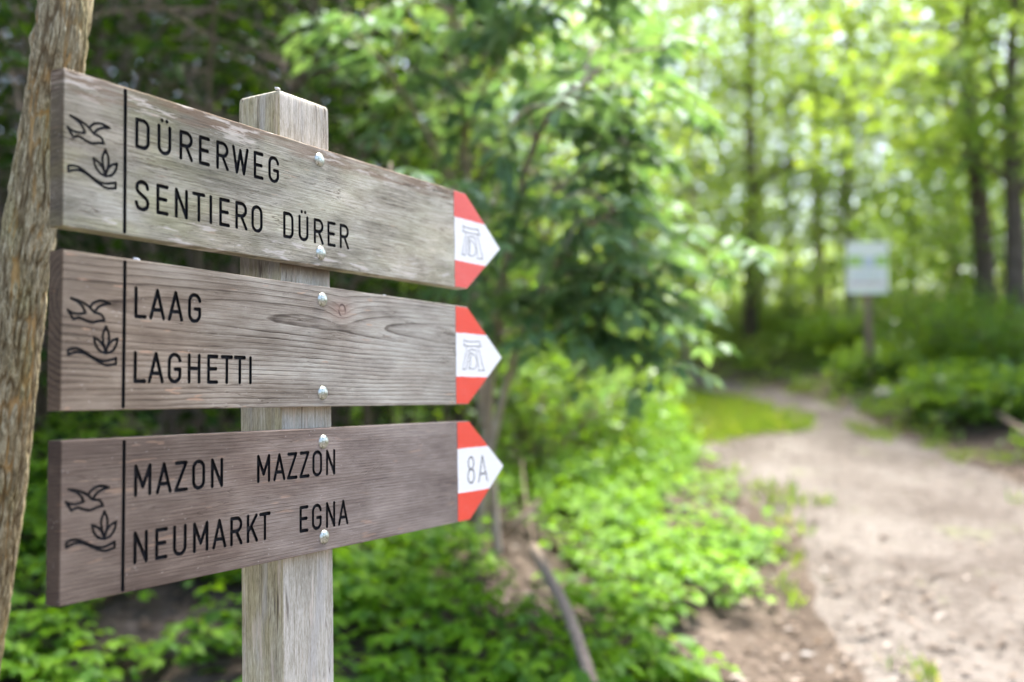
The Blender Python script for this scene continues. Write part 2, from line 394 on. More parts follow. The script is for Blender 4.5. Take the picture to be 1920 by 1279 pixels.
def ground_mat():
    N = NT('forest_soil'); tc = N.n('ShaderNodeTexCoord').outputs['Object']
    n = N.noise(N.mapping(tc, (3, 3, 3)), 1, 5, .65); n2 = N.noise(N.mapping(tc, (26, 26, 26)), 1, 5, .7)
    v = N.math('ADD', N.math('MULTIPLY', n, .5), N.math('MULTIPLY', n2, .5))
    c = N.ramp(v, [(.33, (.024, .018, .013)), (.47, (.058, .044, .034)), (.58, (.100, .079, .063)), (.70, (.155, .128, .105))])
    N.principled(c, .95, N.bump(n2, .9, .02), spec=.1); return N.m
M['soil'] = ground_mat()
def path_mat():
    N = NT('trodden_gravel'); tc = N.n('ShaderNodeTexCoord').outputs['Object']
    n = N.noise(N.mapping(tc, (1.1, .8, 1)), 1, 4, .6); n2 = N.noise(N.mapping(tc, (16, 16, 16)), 1, 5, .7)
    n3 = N.noise(N.mapping(tc, (75, 75, 75)), 1, 3, .7)
    v = N.math('ADD', N.math('ADD', N.math('MULTIPLY', n, .42), N.math('MULTIPLY', n2, .34)), N.math('MULTIPLY', n3, .24))
    c = N.ramp(v, [(.38, (.040, .031, .025)), (.46, (.076, .064, .055)), (.54, (.122, .108, .097)), (.68, (.185, .168, .155))])
    gr = N.smooth(N.noise(N.mapping(tc, (2.3, 1.6, 1), (4, 4, 0)), 1, 5, .7), .60, .72)
    c = N.mix(N.math('MULTIPLY', gr, .5), c, (.13, .16, .055))
    h = N.math('ADD', n2, N.math('MULTIPLY', n3, .6))
    N.principled(c, .95, N.bump(h, .8, .015), spec=.12); return N.m
M['gravel'] = path_mat()
M['pebble'] = flat('path_pebble', (.16, .14, .122), .95, .1, .4, 0, 3)
M['stone'] = flat('pale_stone', (.30, .265, .235), .9, .2, .35, 0, 12)
M['post_brown'] = bark('brown_timber', (.19, .13, .10), (.30, .21, .165), (.40, .30, .24), .5)
M['panel_white'] = flat('white_panel', (.90, .88, .78), .35, .4, .02)
M['panel_green'] = flat('printed_green', (.42, .62, .12), .35, .4, .1)
M['panel_grey'] = flat('printed_grey', (.60, .63, .66), .35, .4, .15, 0, 60)
M['panel_pink'] = flat('printed_pink', (.74, .55, .52), .35, .4, .2, 0, 200)
M['fluff'] = flat('pale_fluff', (.72, .70, .70), .9, .1, .1)
#END_HEADER

# ------------------------------------------------------------------ terrain
def height(x, y):
    x = np.asarray(x, float); y = np.asarray(y, float)
    base = np.where(y < 24, .125 * y, 3.0 + .07 * (y - 24))
    base = np.where(y < -6, -.75 + 0 * y, base)
    wob = (fbm(x * .35 + 9, y * .35, 0, 3, 3) - .5) * .16 * sstep(1.5, 4, np.abs(x - 2.5) + .02 * y)
    bank = .27 * sstep(1.35, -.4, x) * sstep(2.0, 4.2, y) * (1 - sstep(9.5, 12.5, y))
    hill = .42 * np.maximum(0, -x - .9) * sstep(3.2, 6.5, y)
    hill = np.minimum(hill, 14)
    right = .10 * np.maximum(0, x - 4.3) * sstep(2, 6, y) + .16 * sstep(3.9, 4.7, x)
    right = np.minimum(right, 6)
    fine = (fbm(x * 2.2, y * 2.2, 0, 11, 3) - .5) * .07 * sstep(.9, 2.0, np.abs(x - 2.6))
    return base + wob + bank + hill + right + fine
def hz(x, y): return float(height(x, y))

def grid_axis(lo, hi, step, far):
    core = np.arange(lo, hi + 1e-6, step)
    out = [hi]; s = step
    while out[-1] < far: s *= 1.35; out.append(out[-1] + s)
    out2 = [lo]; s = step
    while out2[-1] > -far * .6: s *= 1.35; out2.append(out2[-1] - s)
    return np.concatenate([out2[:0:-1], core, out[1:]])
gx, gy = grid_axis(-6, 9, .12, 160), grid_axis(-1, 20, .14, 200)
GX, GY = np.meshgrid(gx, gy)
V = np.stack([GX, GY, height(GX, GY)], -1).reshape(-1, 3)
ny, nx = GX.shape
idx = np.arange(nx * ny).reshape(ny, nx)
Fq = np.stack([idx[:-1, :-1], idx[:-1, 1:], idx[1:, 1:], idx[1:, :-1]], -1).reshape(-1, 4)
ground = link('ground', mesh_np('ground', V, Fq, 4, True), M['soil']); tag(ground, kind='structure')

# the footpath: left and right edge as functions of y, then a bend to the left
PL = np.array([(-6, -1.4), (0, -.9), (2, .5), (3.0, 1.22), (3.9, 1.42), (5.4, 1.55), (6.6, 1.57), (8.0, 1.63), (9.25, 1.78), (9.55, 2.4), (9.75, 2.85), (10.6, 2.98), (11.5, 2.92), (12.6, 2.60), (13.8, 2.05), (14.8, 1.3), (15.6, .2), (16.4, -1.6)])
PR = np.array([(-6, 4.2), (0, 4.1), (2, 3.9), (3.0, 3.85), (3.9, 3.82), (5.4, 3.80), (6.6, 3.80), (8.0, 3.86), (9.25, 3.88), (9.55, 3.87), (9.75, 3.86), (10.6, 3.85), (11.5, 3.88), (12.8, 3.75), (14.4, 3.40), (16.0, 2.9), (17.2, 1.4), (18.4, -1.2)])
tt = np.linspace(0, len(PL) - 1, 260)
def poly_at(P, t): return np.stack([np.interp(t, np.arange(len(P)), P[:, 1]), np.interp(t, np.arange(len(P)), P[:, 0])], -1)
L_, R_ = poly_at(PL, tt), poly_at(PR, tt)
jl = (fbm(tt * .9, 0 * tt, 0, 5, 3) - .5)[:, None] * np.array([[.5, .25]])
jr = (fbm(tt * .9, 0 * tt + 7, 0, 6, 3) - .5)[:, None] * np.array([[.5, .25]])
L_, R_ = L_ + jl, R_ + jr
ss = np.linspace(0, 1, 26)
PX = L_[:, None, :] * (1 - ss)[None, :, None] + R_[:, None, :] * ss[None, :, None]
lift = .022 * np.minimum(1, np.minimum(ss, 1 - ss) / .12)[None, :]
pzv = height(PX[..., 0], PX[..., 1]) + lift - .004 + (fbm(PX[..., 0] * 5, PX[..., 1] * 5, 0, 21, 2) - .5) * .012
PV = np.concatenate([PX, pzv[..., None]], -1).reshape(-1, 3)
ids = np.arange(len(tt) * len(ss)).reshape(len(tt), len(ss))
PF = np.stack([ids[:-1, :-1], ids[:-1, 1:], ids[1:, 1:], ids[1:, :-1]], -1).reshape(-1, 4)
path = link('path', mesh_np('path', PV, PF, 4, True), M['gravel']); tag(path, kind='structure')
def on_path(x, y, m=0.0):
    t = np.interp(y, PL[:, 0], np.arange(len(PL)))
    l = np.interp(t, np.arange(len(PL)), PL[:, 1]); r = np.interp(y, PR[:, 0], PR[:, 1])
    return (x > l + m) & (x < r - m)

# ------------------------------------------------------------------ signpost
S = 1.25                                            # board units (mm of the survey) to real size
TH = 0.52196
AL = np.array([math.sin(TH), math.cos(TH), 0]); NN = np.array([math.cos(TH), -math.sin(TH), 0])
P0 = np.array([-.38839, .83877, .13296])
BT = .0187                                          # board thickness
def sign_pt(u, z, w=0.0):                           # survey metres -> world
    return CAM + S * (P0 + AL * u + np.array([0, 0, 1.]) * z - NN * w)
base = sign_pt(.3318, 0, BT + .03)
post_xy = base[:2]
gz = hz(*post_xy)
signpost = thing('signpost', (post_xy[0], post_xy[1], gz),
                 'weathered wooden signpost with three red and white tipped arrow boards in the foreground', 'signpost')

# --- letters as single strokes, cap height 26
def arc(cx, cy, rx, ry, a0, a1, n=14):
    a = np.radians(np.linspace(a0, a1, n)); return [(cx + rx * math.cos(t), cy + ry * math.sin(t)) for t in a]
C = 26.0
def cat(pts, n=8):
    p = np.array(pts, float); p = np.vstack([2 * p[0] - p[1], p, 2 * p[-1] - p[-2]]); o = []
    for i in range(1, len(p) - 2):
        for t in np.linspace(0, 1, n, endpoint=False):
            o.append(.5 * (2 * p[i] + (p[i + 1] - p[i - 1]) * t + (2 * p[i - 1] - 5 * p[i] + 4 * p[i + 1] - p[i + 2]) * t * t + (3 * p[i] - p[i - 1] - 3 * p[i + 1] + p[i + 2]) * t ** 3))
    o.append(p[-2]); return [tuple(q) for q in o]
G = {
 'D': (13, 5.8, 5, [[(0, 0), (0, C)] + [(7.5, C)] + arc(7.2, C - 5.8, 5.8, 5.8, 90, 0) + arc(7.2, 5.8, 5.8, 5.8, 0, -90) + [(0, 0)]]),
 'U': (13, 5.5, 5.5, [[(0, C)] + arc(6.5, 6.5, 6.5, 6.5, 180, 360) + [(13, C)]]),
 'R': (13.5, 5.8, 3.5, [[(0, 0), (0, C), (7, C)] + arc(6.8, C - 6.6, 6.4, 6.6, 90, -90) + [(0, C - 13.2)], [(6.6, C - 13.2), (13.5, 0)]]),
 'E': (11, 5.8, 4.2, [[(11, C), (0, C), (0, 0), (11, 0)], [(0, 13.4), (9.6, 13.4)]]),
 'W': (20, 3.4, 3.4, [[(0, C), (5, 0), (10, 23.5), (15, 0), (20, C)]]),
 'G': (13, 5, 5, [arc(6.5, C - 6.5, 6.5, 6.5, 8, 180) + arc(6.5, 6.5, 6.5, 6.5, 180, 360) + [(13, 12), (7.2, 12)]]),
 'S': (13, 4.6, 4.6, [cat([(12.6, 20.4), (11.2, 24.4), (6.6, 26), (1.9, 24.2), (.5, 20.2), (1.8, 16.4), (6.5, 13.4), (11.4, 10.2), (13, 6.2), (11.4, 1.8), (6.5, 0), (1.7, 1.6), (0, 5.8)])]),
 'N': (12.6, 5.8, 5.8, [[(0, 0), (0, C), (12.6, 0), (12.6, C)]]),
 'T': (13, 2.4, 2.4, [[(0, C), (13, C)], [(6.5, C), (6.5, 0)]]),
 'I': (.01, 5.8, 5.8, [[(0, 0), (0, C)]]),
 'O': (13, 5, 5, [arc(6.5, C - 6.5, 6.5, 6.5, 0, 180) + arc(6.5, 6.5, 6.5, 6.5, 180, 360) + [(13, C - 6.5)]]),
 'L': (10.6, 5.8, 2.4, [[(0, C), (0, 0), (10.6, 0)]]),
 'A': (15, 2.8, 2.8, [[(0, 0), (7.5, C), (15, 0)], [(2.2, 7.6), (12.8, 7.6)]]),
 'H': (12.6, 5.8, 5.8, [[(0, 0), (0, C)], [(12.6, 0), (12.6, C)], [(0, 13.2), (12.6, 13.2)]]),
 'M': (16, 5.8, 5.8, [[(0, 0), (0, C), (8, 7), (16, C), (16, 0)]]),
 'Z': (13, 3.6, 3.6, [[(.6, C), (12.6, C), (0, 0), (13, 0)]]),
 'K': (12.6, 5.8, 3.0, [[(0, 0), (0, C)], [(12, C), (0, 9.2)], [(4.4, 15.2), (12.6, 0)]]),
}
G['\u00dc'] = (13, 5.5, 5.5, G['U'][3] + [[(3.6, 31.8), (3.62, 31.8)], [(9.4, 31.8), (9.42, 31.8)]])
def word(txt, u0, u1, vb):
    """strokes in board coordinates (u right, v down), first stem at u0, last extreme at u1, baseline vb"""
    wsum = sum(G[c][0] for c in txt)
    gaps = [G[a][2] + G[b][1] for a, b in zip(txt, txt[1:])]
    k = (u1 - u0 - wsum) / sum(gaps)
    out, x = [], u0
    for i, c in enumerate(txt):
        for st in G[c][3]: out.append([(x + a, vb - b) for a, b in st])
        x += G[c][0] + (gaps[i] * k if i < len(gaps) else 0)
    return out
BIRD = [cat([(7.2, 41.3), (15.5, 43.0), (24.2, 46.6), (30.8, 52.0)], 6) + cat([(30.8, 52.0), (37.5, 53.4), (40.2, 56.0), (41.4, 58.6)], 5) +
        cat([(41.4, 58.6), (36, 59.3), (29.3, 61.2), (22.5, 60.0), (16.0, 57.8), (10.0, 59.6)], 6) + [(4.4, 51.9)] +
        cat([(4.4, 51.9), (9.7, 54.1), (16.2, 54.3), (22.0, 53.0)], 6) + cat([(22.0, 53.0), (19.2, 48.2), (14.0, 44.0), (7.2, 41.3)], 6),
        cat([(26.4, 47.6), (30.3, 43.4), (36.4, 41.2), (42, 41.4), (47.2, 43.0)], 6) + cat([(47.2, 43.0), (40, 44.6), (34.6, 47.6), (31.0, 52.0)], 6)]
PLANT = [cat([(43.2, 63.9), (40.2, 70.8), (40.4, 77), (43.2, 87.6)], 7) + cat([(43.2, 87.6), (46.0, 78.5), (46.3, 70.8), (43.2, 63.9)], 7),
         cat([(30.9, 74.5), (32.4, 80.6), (36.4, 85.6), (43.2, 88.4)], 7) + cat([(43.2, 88.4), (41.2, 82.4), (37.0, 77.6), (30.9, 74.5)], 7),
         cat([(55.6, 74.4), (50.0, 76.6), (45.6, 81.4), (43.2, 88.4)], 7) + cat([(43.2, 88.4), (50.0, 86.0), (54.2, 80.6), (55.6, 74.4)], 7)]
WAVE = [cat([(5.3, 86.6), (10, 85.0), (16, 85.4), (23.2, 88.4), (30, 92.0), (36.8, 94.6), (44.6, 94.9), (54.3, 92.2)], 6) + [(54.2, 97.5)] +
        cat([(54.2, 97.5), (44.5, 98.9), (37.2, 96.6), (30.2, 93.2), (23.6, 89.8), (16.4, 88.3), (10.8, 88.8), (5.5, 90.9)], 6) + [(5.3, 86.6)]]
# the interlaced A and D of the pilgrim-trail mark, scribed into the white field
MONO_D = [cat([(641.2, 47.2), (645, 49.4), (660, 49.8), (682, 48.2)], 5), cat([(641.2, 54.6), (645, 56), (660, 56.6), (686, 55.2)], 5), [(652.4, 63.0), (660, 61.2), (672.2, 61.4)],
          cat([(655.6, 66.0), (662, 66.6), (667.6, 68.8)], 5)]
MONO_DK = [[(641.2, 54.4), (640.8, 57.4)], [(686, 53.8), (686.2, 57)], [(636.7, 90.3), (645.2, 90.6)], [(678.2, 91.2), (694, 90.6)], [(693.2, 89), (694.2, 91)]]
MONO_L = [[(648.6, 57), (636.9, 90)], [(652.4, 63), (645.0, 90)], [(678.6, 57), (694, 90)], [(673.4, 62), (680, 90.5)], [(655.8, 66.4), (652.2, 88)], [(659.6, 67), (657.6, 88)],
          cat([(666.8, 68.4), (673, 73), (675.2, 80), (671, 87), (663.6, 89.4), (657, 89.2), (651.6, 87.6)], 6), [(641.2, 47.2), (641.2, 54.6)], [(682.0, 48.4), (686, 55)]]
EIGHT = [arc(654.6, 60.4, 7.0, 8.6, 0, 360, 26), arc(654.6, 78.8, 8.4, 9.8, 0, 360, 28)]
EIGHT = [[(a, b) for a, b in e] for e in EIGHT]
AYE = [[(675.4, 89), (685.4, 51.6), (699.2, 89)], [(679.0, 77.6), (694.8, 77.6)]]

def seg_arr(strokes):
    s = [np.hstack([np.array(p[:-1]), np.array(p[1:])]) for p in strokes]
    return np.vstack(s)
def sdf(P, segs, rad):
    """P (N,2); distance to the nearest stroke minus its radius"""
    best = np.full(len(P), 1e9)
    for a in segs:
        d = a[2:] - a[:2]; q = P - a[:2]
        t = np.clip((q @ d) / max(d @ d, 1e-12), 0, 1)
        best = np.minimum(best, np.hypot(q[:, 0] - t * d[0], q[:, 1] - t * d[1]))
    return best - rad

def contours(segs, rad, step):
    lo = np.minimum(segs[:, :2].min(0), segs[:, 2:].min(0)) - rad - 3 * step
    hi = np.maximum(segs[:, :2].max(0), segs[:, 2:].max(0)) + rad + 3 * step
    nxx, nyy = int((hi[0] - lo[0]) / step) + 2, int((hi[1] - lo[1]) / step) + 2
    xs = lo[0] + step * np.arange(nxx) + .0137; ys = lo[1] + step * np.arange(nyy) + .0071
    D = np.full((nyy, nxx), 9.0)
    for a in segs:                                          # only the window round each segment
        x0, x1 = sorted((a[0], a[2])); y0, y1 = sorted((a[1], a[3])); m = rad + 3 * step
        i0, i1 = np.searchsorted(xs, [x0 - m, x1 + m]); j0, j1 = np.searchsorted(ys, [y0 - m, y1 + m])
        XX, YY = np.meshgrid(xs[i0:i1], ys[j0:j1])
        D[j0:j1, i0:i1] = np.minimum(D[j0:j1, i0:i1], sdf(np.stack([XX.ravel(), YY.ravel()], 1), a[None], rad).reshape(XX.shape))
    ins = D < 0
    mixed = (ins[:-1, :-1].astype(int) + ins[:-1, 1:] + ins[1:, :-1] + ins[1:, 1:])
    pts, adj = {}, {}
    def ep(j, i, k):
        key = (j, i, k)
        if key not in pts:
            if k == 0: t = D[j, i] / (D[j, i] - D[j, i + 1]); pts[key] = (xs[i] + t * step, ys[j])
            else: t = D[j, i] / (D[j, i] - D[j + 1, i]); pts[key] = (xs[i], ys[j] + t * step)
        return key
    for j, i in zip(*np.where((mixed > 0) & (mixed < 4))):
        c = [ins[j, i], ins[j, i + 1], ins[j + 1, i + 1], ins[j + 1, i]]
        e = []
        if c[0] != c[1]: e.append(ep(j, i, 0))
        if c[1] != c[2]: e.append(ep(j, i + 1, 1))
        if c[2] != c[3]: e.append(ep(j + 1, i, 0))
        if c[3] != c[0]: e.append(ep(j, i, 1))
        prs = [(0, 1)] if len(e) == 2 else ([(0, 1), (2, 3)] if not c[0] else [(0, 3), (1, 2)])
        for a, b in prs: adj.setdefault(e[a], []).append(e[b]); adj.setdefault(e[b], []).append(e[a])
    loops, seen = [], set()
    for k in adj:
        if k in seen: continue
        lp = [k]; seen.add(k)
        while True:
            nx_ = [q for q in adj[lp[-1]] if q not in seen]
            if not nx_: break
            lp.append(nx_[0]); seen.add(nx_[0])
        if len(lp) > 5: loops.append(simplify(np.array([pts[q] for q in lp]), step * .07))
    return loops
def simplify(P, tol):
    def dp(a, b):
        if b <= a + 1: return []
        d = P[b] - P[a]; n = np.hypot(*d); q = P[a + 1:b] - P[a]
        dist = np.abs(q[:, 0] * d[1] - q[:, 1] * d[0]) / n if n > 1e-9 else np.hypot(q[:, 0], q[:, 1])
        k = int(dist.argmax())
        if dist[k] < tol: return []
        k += a + 1
        return dp(a, k) + [k] + dp(k, b)
    far = int(np.hypot(*(P - P[0]).T).argmax())
    keep = [0] + dp(0, far) + [far] + dp(far, len(P) - 1) + [len(P) - 1]
    return P[keep]

MM = S / 1000.0
def to3(P2, y): return np.column_stack([P2[:, 0] * MM, np.full(len(P2), y), -P2[:, 1] * MM])

def carve(outline, groups, y0=0.0):
    """outline: convex polygon (mm). groups: list of (strokes, radius, depth_mm).
    Returns face triangles of the plate and, per group, the mesh of its groove."""
    verts = [tuple(p) for p in outline]; edges = [(i, (i + 1) % len(outline)) for i in range(len(outline))]
    gl = []
    for strokes, rad, dep in groups:
        segs = seg_arr(strokes); lps = contours(segs, rad, .32 if rad > 1 else .16)
        for lp in lps:
            b = len(verts); verts += [tuple(p) for p in lp]
            edges += [(b + i, b + (i + 1) % len(lp)) for i in range(len(lp))]
        gl.append((segs, rad, dep, lps))
    r = geometry.delaunay_2d_cdt([Vector(v) for v in verts], edges, [], 0, 1e-5)
    VV = np.array([tuple(v) for v in r[0]]); T = np.array([list(f) for f in r[2]])
    cen = VV[T].mean(1)
    own = np.full(len(T), -1)
    for gi, (segs, rad, dep, lps) in enumerate(gl):
        own[sdf(cen, segs, rad) < 0] = gi
    a = VV[T]; ar = (a[:, 1, 0] - a[:, 0, 0]) * (a[:, 2, 1] - a[:, 0, 1]) - (a[:, 1, 1] - a[:, 0, 1]) * (a[:, 2, 0] - a[:, 0, 0])
    T[ar < 0] = T[ar < 0][:, ::-1]           # with v down and y into the board this winding faces the viewer
    O = np.asarray(outline, float); ins = np.zeros(len(T), bool); O2 = np.roll(O, -1, 0)
    for a_, b_ in zip(O, O2):                               # even-odd test, the outline may be wavy
        if a_[1] == b_[1]: continue
        ins ^= ((a_[1] > cen[:, 1]) != (b_[1] > cen[:, 1])) & (cen[:, 0] < (b_[0] - a_[0]) * (cen[:, 1] - a_[1]) / (b_[1] - a_[1]) + a_[0])
    face = (VV, T[(own == -1) & ins])
    out = []
    for gi, (segs, rad, dep, lps) in enumerate(gl):
        t = T[own == gi]; vs = [to3(VV, y0 + dep * MM)]; fs = [list(f[::-1]) for f in t]; n = len(VV)
        for lp in lps:
            k = len(lp); vs.append(to3(lp, y0)); vs.append(to3(lp, y0 + dep * MM))
            fs += [[n + i, n + (i + 1) % k, n + k + (i + 1) % k, n + k + i] for i in range(k)]; n += 2 * k
        out.append((np.vstack(vs), fs))
    return face, out

def pymesh(name, V, F):
    me = bpy.data.meshes.new(name); me.from_pydata([tuple(map(float, v)) for v in V], [], [tuple(int(i) for i in f) for f in F])
    me.update(); me.validate(); return me
def drop_loose(V, F):
    used = sorted({i for f in F for i in f}); mp = {u: k for k, u in enumerate(used)}
    return V[used], [[mp[i] for i in f] for f in F]

def densify(poly, step, amp, seed):
    """walk round a polygon, adding points every `step` mm that wander by `amp` mm"""
    out = []
    for i in range(len(poly)):
        a, b = np.array(poly[i], float), np.array(poly[(i + 1) % len(poly)], float)
        n = max(1, int(np.hypot(*(b - a)) / step))
        nrm = np.array([(b - a)[1], -(b - a)[0]]); nrm /= np.hypot(*nrm)
        for k in range(n):
            p = a + (b - a) * k / n
            out.append(p + nrm * ((float(fbm(p[0] * .06 + seed, p[1] * .06, 0, seed, 3)) - .5) * 2 * amp if k else 0))
    return np.array(out)
def inset(P, d):
    """move each point of a convex loop inwards by d"""
    a, b = np.roll(P, 1, 0), np.roll(P, -1, 0)
    e1, e2 = unit(P - a), unit(b - P)
    n1 = np.stack([-e1[:, 1], e1[:, 0]], 1); n2 = np.stack([-e2[:, 1], e2[:, 0]], 1)
    m = n1 + n2; m = m / np.maximum((m * m).sum(1, keepdims=True), .3) * 2
    c = P.mean(0); s_ = np.sign(((c - P) * m).sum(1, keepdims=True)); 
    return P + m * s_ * d

def plate(face, rings, yb):
    """front triangles + rings [(loop2d, y)...] from the front edge backwards + back cap"""
    VV, T = face
    vs = [to3(VV, rings[0][1])]; fs = [list(f[::-1]) for f in T]; n = len(VV); k = len(rings[0][0])
    st = []
    for lp, y in rings: vs.append(to3(lp, y)); st.append(n); n += k
    for a, b in zip(st, st[1:]):
        fs += [[a + (i + 1) % k, a + i, b + i, b + (i + 1) % k] for i in range(k)]
    fs.append([st[-1] + i for i in range(k)])
    return np.vstack(vs), fs

ROTS = [.00477, -.00349, -.00128]; ZT = [.16284, 0, -.16466]; U0 = [-.00128, 0, .001]; HB = [139.5, 140.0, 140.7]
def board_matrix(i):
    ro, c = ROTS[i], .33
    org = P0 + AL * (c + (U0[i] - c) * math.cos(ro)) + np.array([0, 0, 1.]) * (ZT[i] + (U0[i] - c) * math.sin(ro))
    ax = AL * math.cos(ro) + np.array([0, 0, math.sin(ro)])
    azv = np.array([0, 0, math.cos(ro)]) - AL * math.sin(ro)
    W = CAM + S * org
    return Matrix(((ax[0], -NN[0], azv[0], W[0]), (ax[1], -NN[1], azv[1], W[1]), (ax[2], -NN[2], azv[2], W[2]), (0, 0, 0, 1)))
def shift(strokes, du, dv): return [[(a + du, b + dv) for a, b in s] for s in strokes]

def bolt_mesh():
    prof = [(0, -3.5), (2.4, -3.38), (4.6, -2.9), (6.4, -2.05), (7.5, -1.15), (8.1, -.45), (8.2, .2), (8.0, .6)]
    n = 32; vs = [(0, prof[0][1] * MM, 0)]; fs = []
    for r_, y in prof[1:]:
        for k in range(n): t = 2 * math.pi * k / n; vs.append((r_ * MM * math.cos(t), y * MM, r_ * MM * math.sin(t)))
    fs += [[0, 1 + k, 1 + (k + 1) % n] for k in range(n)]
    for j in range(len(prof) - 2):
        a, b = 1 + j * n, 1 + (j + 1) * n
        fs += [[a + k, b + k, b + (k + 1) % n, a + (k + 1) % n] for k in range(n)]
    me = pymesh('bolt', np.array(vs), fs)
    for p in me.polygons: p.use_smooth = True
    me.materials.append(M['zinc']); return me
BOLT = bolt_mesh()

WORDS = [[('D\u00dcRERWEG', 77.3, 265.2, 53.6, 'first line of carved black lettering on the top board'), ('SENTIERO', 77.2, 239.6, 112.3, 'first word of the lower carved line on the top board'), ('D\u00dcRER', 275, 385.0, 112.3, 'second word of the lower carved line on the top board')],
         [('LAAG', 77, 153.6, 53, 'short upper carved word on the middle board'), ('LAGHETTI', 77, 223.4, 113.3, 'lower carved word on the middle board')],
         [('MAZON', 77.3, 182.4, 53, 'first carved word of the upper line on the lowest board'), ('MAZZON', 233.7, 356.5, 53, 'second carved word of the upper line on the lowest board'),
          ('NEUMARKT', 77.3, 250.2, 114.4, 'first carved word of the lower line on the lowest board'), ('EGNA', 299.2, 380, 113.6, 'second carved word of the lower line on the lowest board')]]
BOLTS = [((334.0, 14.6), (335.5, 124.2)), ((337.4, 15.6), (338, 124.2)), ((337.6, 16.0), (338.6, 125))]
EMB = [(0, 0), (1.7, .6), (.9, .9)]
BL = ['silver grey top arrow board with greenish weathering and peeling upper edge', 'brown grey middle arrow board with curved grain and a knot', 'purplish brown lowest arrow board with smooth grain']
for i in range(3):
    h = HB[i]; mw = board_matrix(i)
    wood = M[('board_top', 'board_mid', 'board_low')[i]]
    shape = [(0, 0), (651, 0), (747.5, h / 2), (651, h), (0, h)]
    outer = densify(shape, 7, .35 if i == 0 else .2, 3 + i)
    front = inset(outer, 1.1); mid_ = inset(outer, .32)
    groups = [(word(t, a, b, vb), 1.92, 2.8) for t, a, b, vb, _ in WORDS[i]]
    div = [[(64.3, 3.9), (64.3, h - 3.4)]]
    groups.append((div, 1.9, 2.8))
    du, dv = EMB[i]
    groups.append((shift(BIRD, du, dv), 1.28, 1.6)); groups.append((shift(PLANT, du, dv), 1.28, 1.6)); groups.append((shift(WAVE, du, dv), 1.28, 1.6))
    face, gro = carve(front, groups)
    V, F = plate(face, [(front, 0), (mid_, .35 * MM), (outer, 1.2 * MM), (outer, BT * S - 1.2 * MM), (front, BT * S)], None)
    V, F = drop_loose(V, F)
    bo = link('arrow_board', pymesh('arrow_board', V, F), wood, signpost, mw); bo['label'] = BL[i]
    nm = ['engraved_word'] * len(WORDS[i]) + ['engraved_divider_line', 'engraved_bird_emblem', 'engraved_leaf_emblem', 'engraved_wave_emblem']
    for k, (gv, gf) in enumerate(gro):
        gv, gf = drop_loose(gv, gf)
        o = link(nm[k], pymesh(nm[k], gv, gf), M['groove'], bo, mw)
        if k < len(WORDS[i]): o['label'] = WORDS[i][k][4]
    # painted arrow tip: three thin coats, 0.4 mm proud of the wood
    ui = lambda v: 651 + 96.5 * (v / (h / 2) if v < h / 2 else (h - v) / (h / 2)) - 1.3
    v1, v2 = 38.2, 100.6
    wl = lambda p_, q_, sd_, n_=22: [(p_[0] + (q_[0] - p_[0]) * k_ / n_ + (float(fbm(k_ * .55 + sd_, i * 3.3, 0, sd_, 3)) - .5) * (1.5 if p_[0] == q_[0] else 0), p_[1] + (q_[1] - p_[1]) * k_ / n_ + (float(fbm(k_ * .55 + sd_, i * 2.1, 0, sd_ + 9, 3)) - .5) * (0 if p_[0] == q_[0] else 1.3)) for k_ in range(1, n_)]
    A1, A2, B1, B2 = (620, v1), (ui(v1), v1), (620, v2), (ui(v2), v2)
    e1, e2 = [A1] + wl(A1, A2, 3) + [A2], [B1] + wl(B1, B2, 4) + [B2]                    # brushed border lines, shared by neighbours
    s0, s1, s2 = [wl(a_, b_, k_, 12) for a_, b_, k_ in (((620, 1.1), A1, 5), (A1, B1, 6), (B1, (620, h - 1.1), 7))]
    rp = M['red_paint_faded' if i == 0 else 'red_paint']
    bands = [('red_band', [(620, 1.1), (650.5, 1.1)] + e1[::-1] + s0[::-1], rp, []),
             ('white_band', e1 + [(746, h / 2)] + e2[::-1] + s1[::-1], M['white_paint'], None),
             ('red_band', e2 + [(650.5, h - 1.1), (620, h - 1.1)] + s2[::-1], rp, [])]
    for bn, pg, bm_, gg in bands:
        pg = np.array(pg, float)
        if gg is None:
            gg = [(EIGHT + AYE, 1.15, .3)] if i == 2 else [(MONO_D + MONO_DK + MONO_L, .60, .3)]
            if i == 0: gg = [(shift(s_, 1.5, .3), r_, d_) for s_, r_, d_ in gg]
        fc, gr2 = carve(pg, gg, -.4 * MM)
        V, F = plate(fc, [(pg, -.4 * MM), (pg, .25 * MM)], None); V, F = drop_loose(V, F)
        o = link(bn, pymesh(bn, V, F), bm_, bo, mw)
        for k, (gv, gf) in enumerate(gr2):
            gv, gf = drop_loose(gv, gf)
            g_ = link('route_number' if i == 2 else ('trail_monogram' if k == 0 else 'trail_monogram_outline'), pymesh('scribed', gv, gf), M['thin_groove'] if (k == 0) else M['faint_groove'], bo, mw)
            g_['label'] = 'route number 8A scribed on the white band' if i == 2 else 'interlaced A and D monogram scribed on the white band'
    for (bu, bv) in BOLTS[i]:
        link('bolt', BOLT, None, bo, mw @ Matrix.Translation((bu * MM, 0, -bv * MM)))

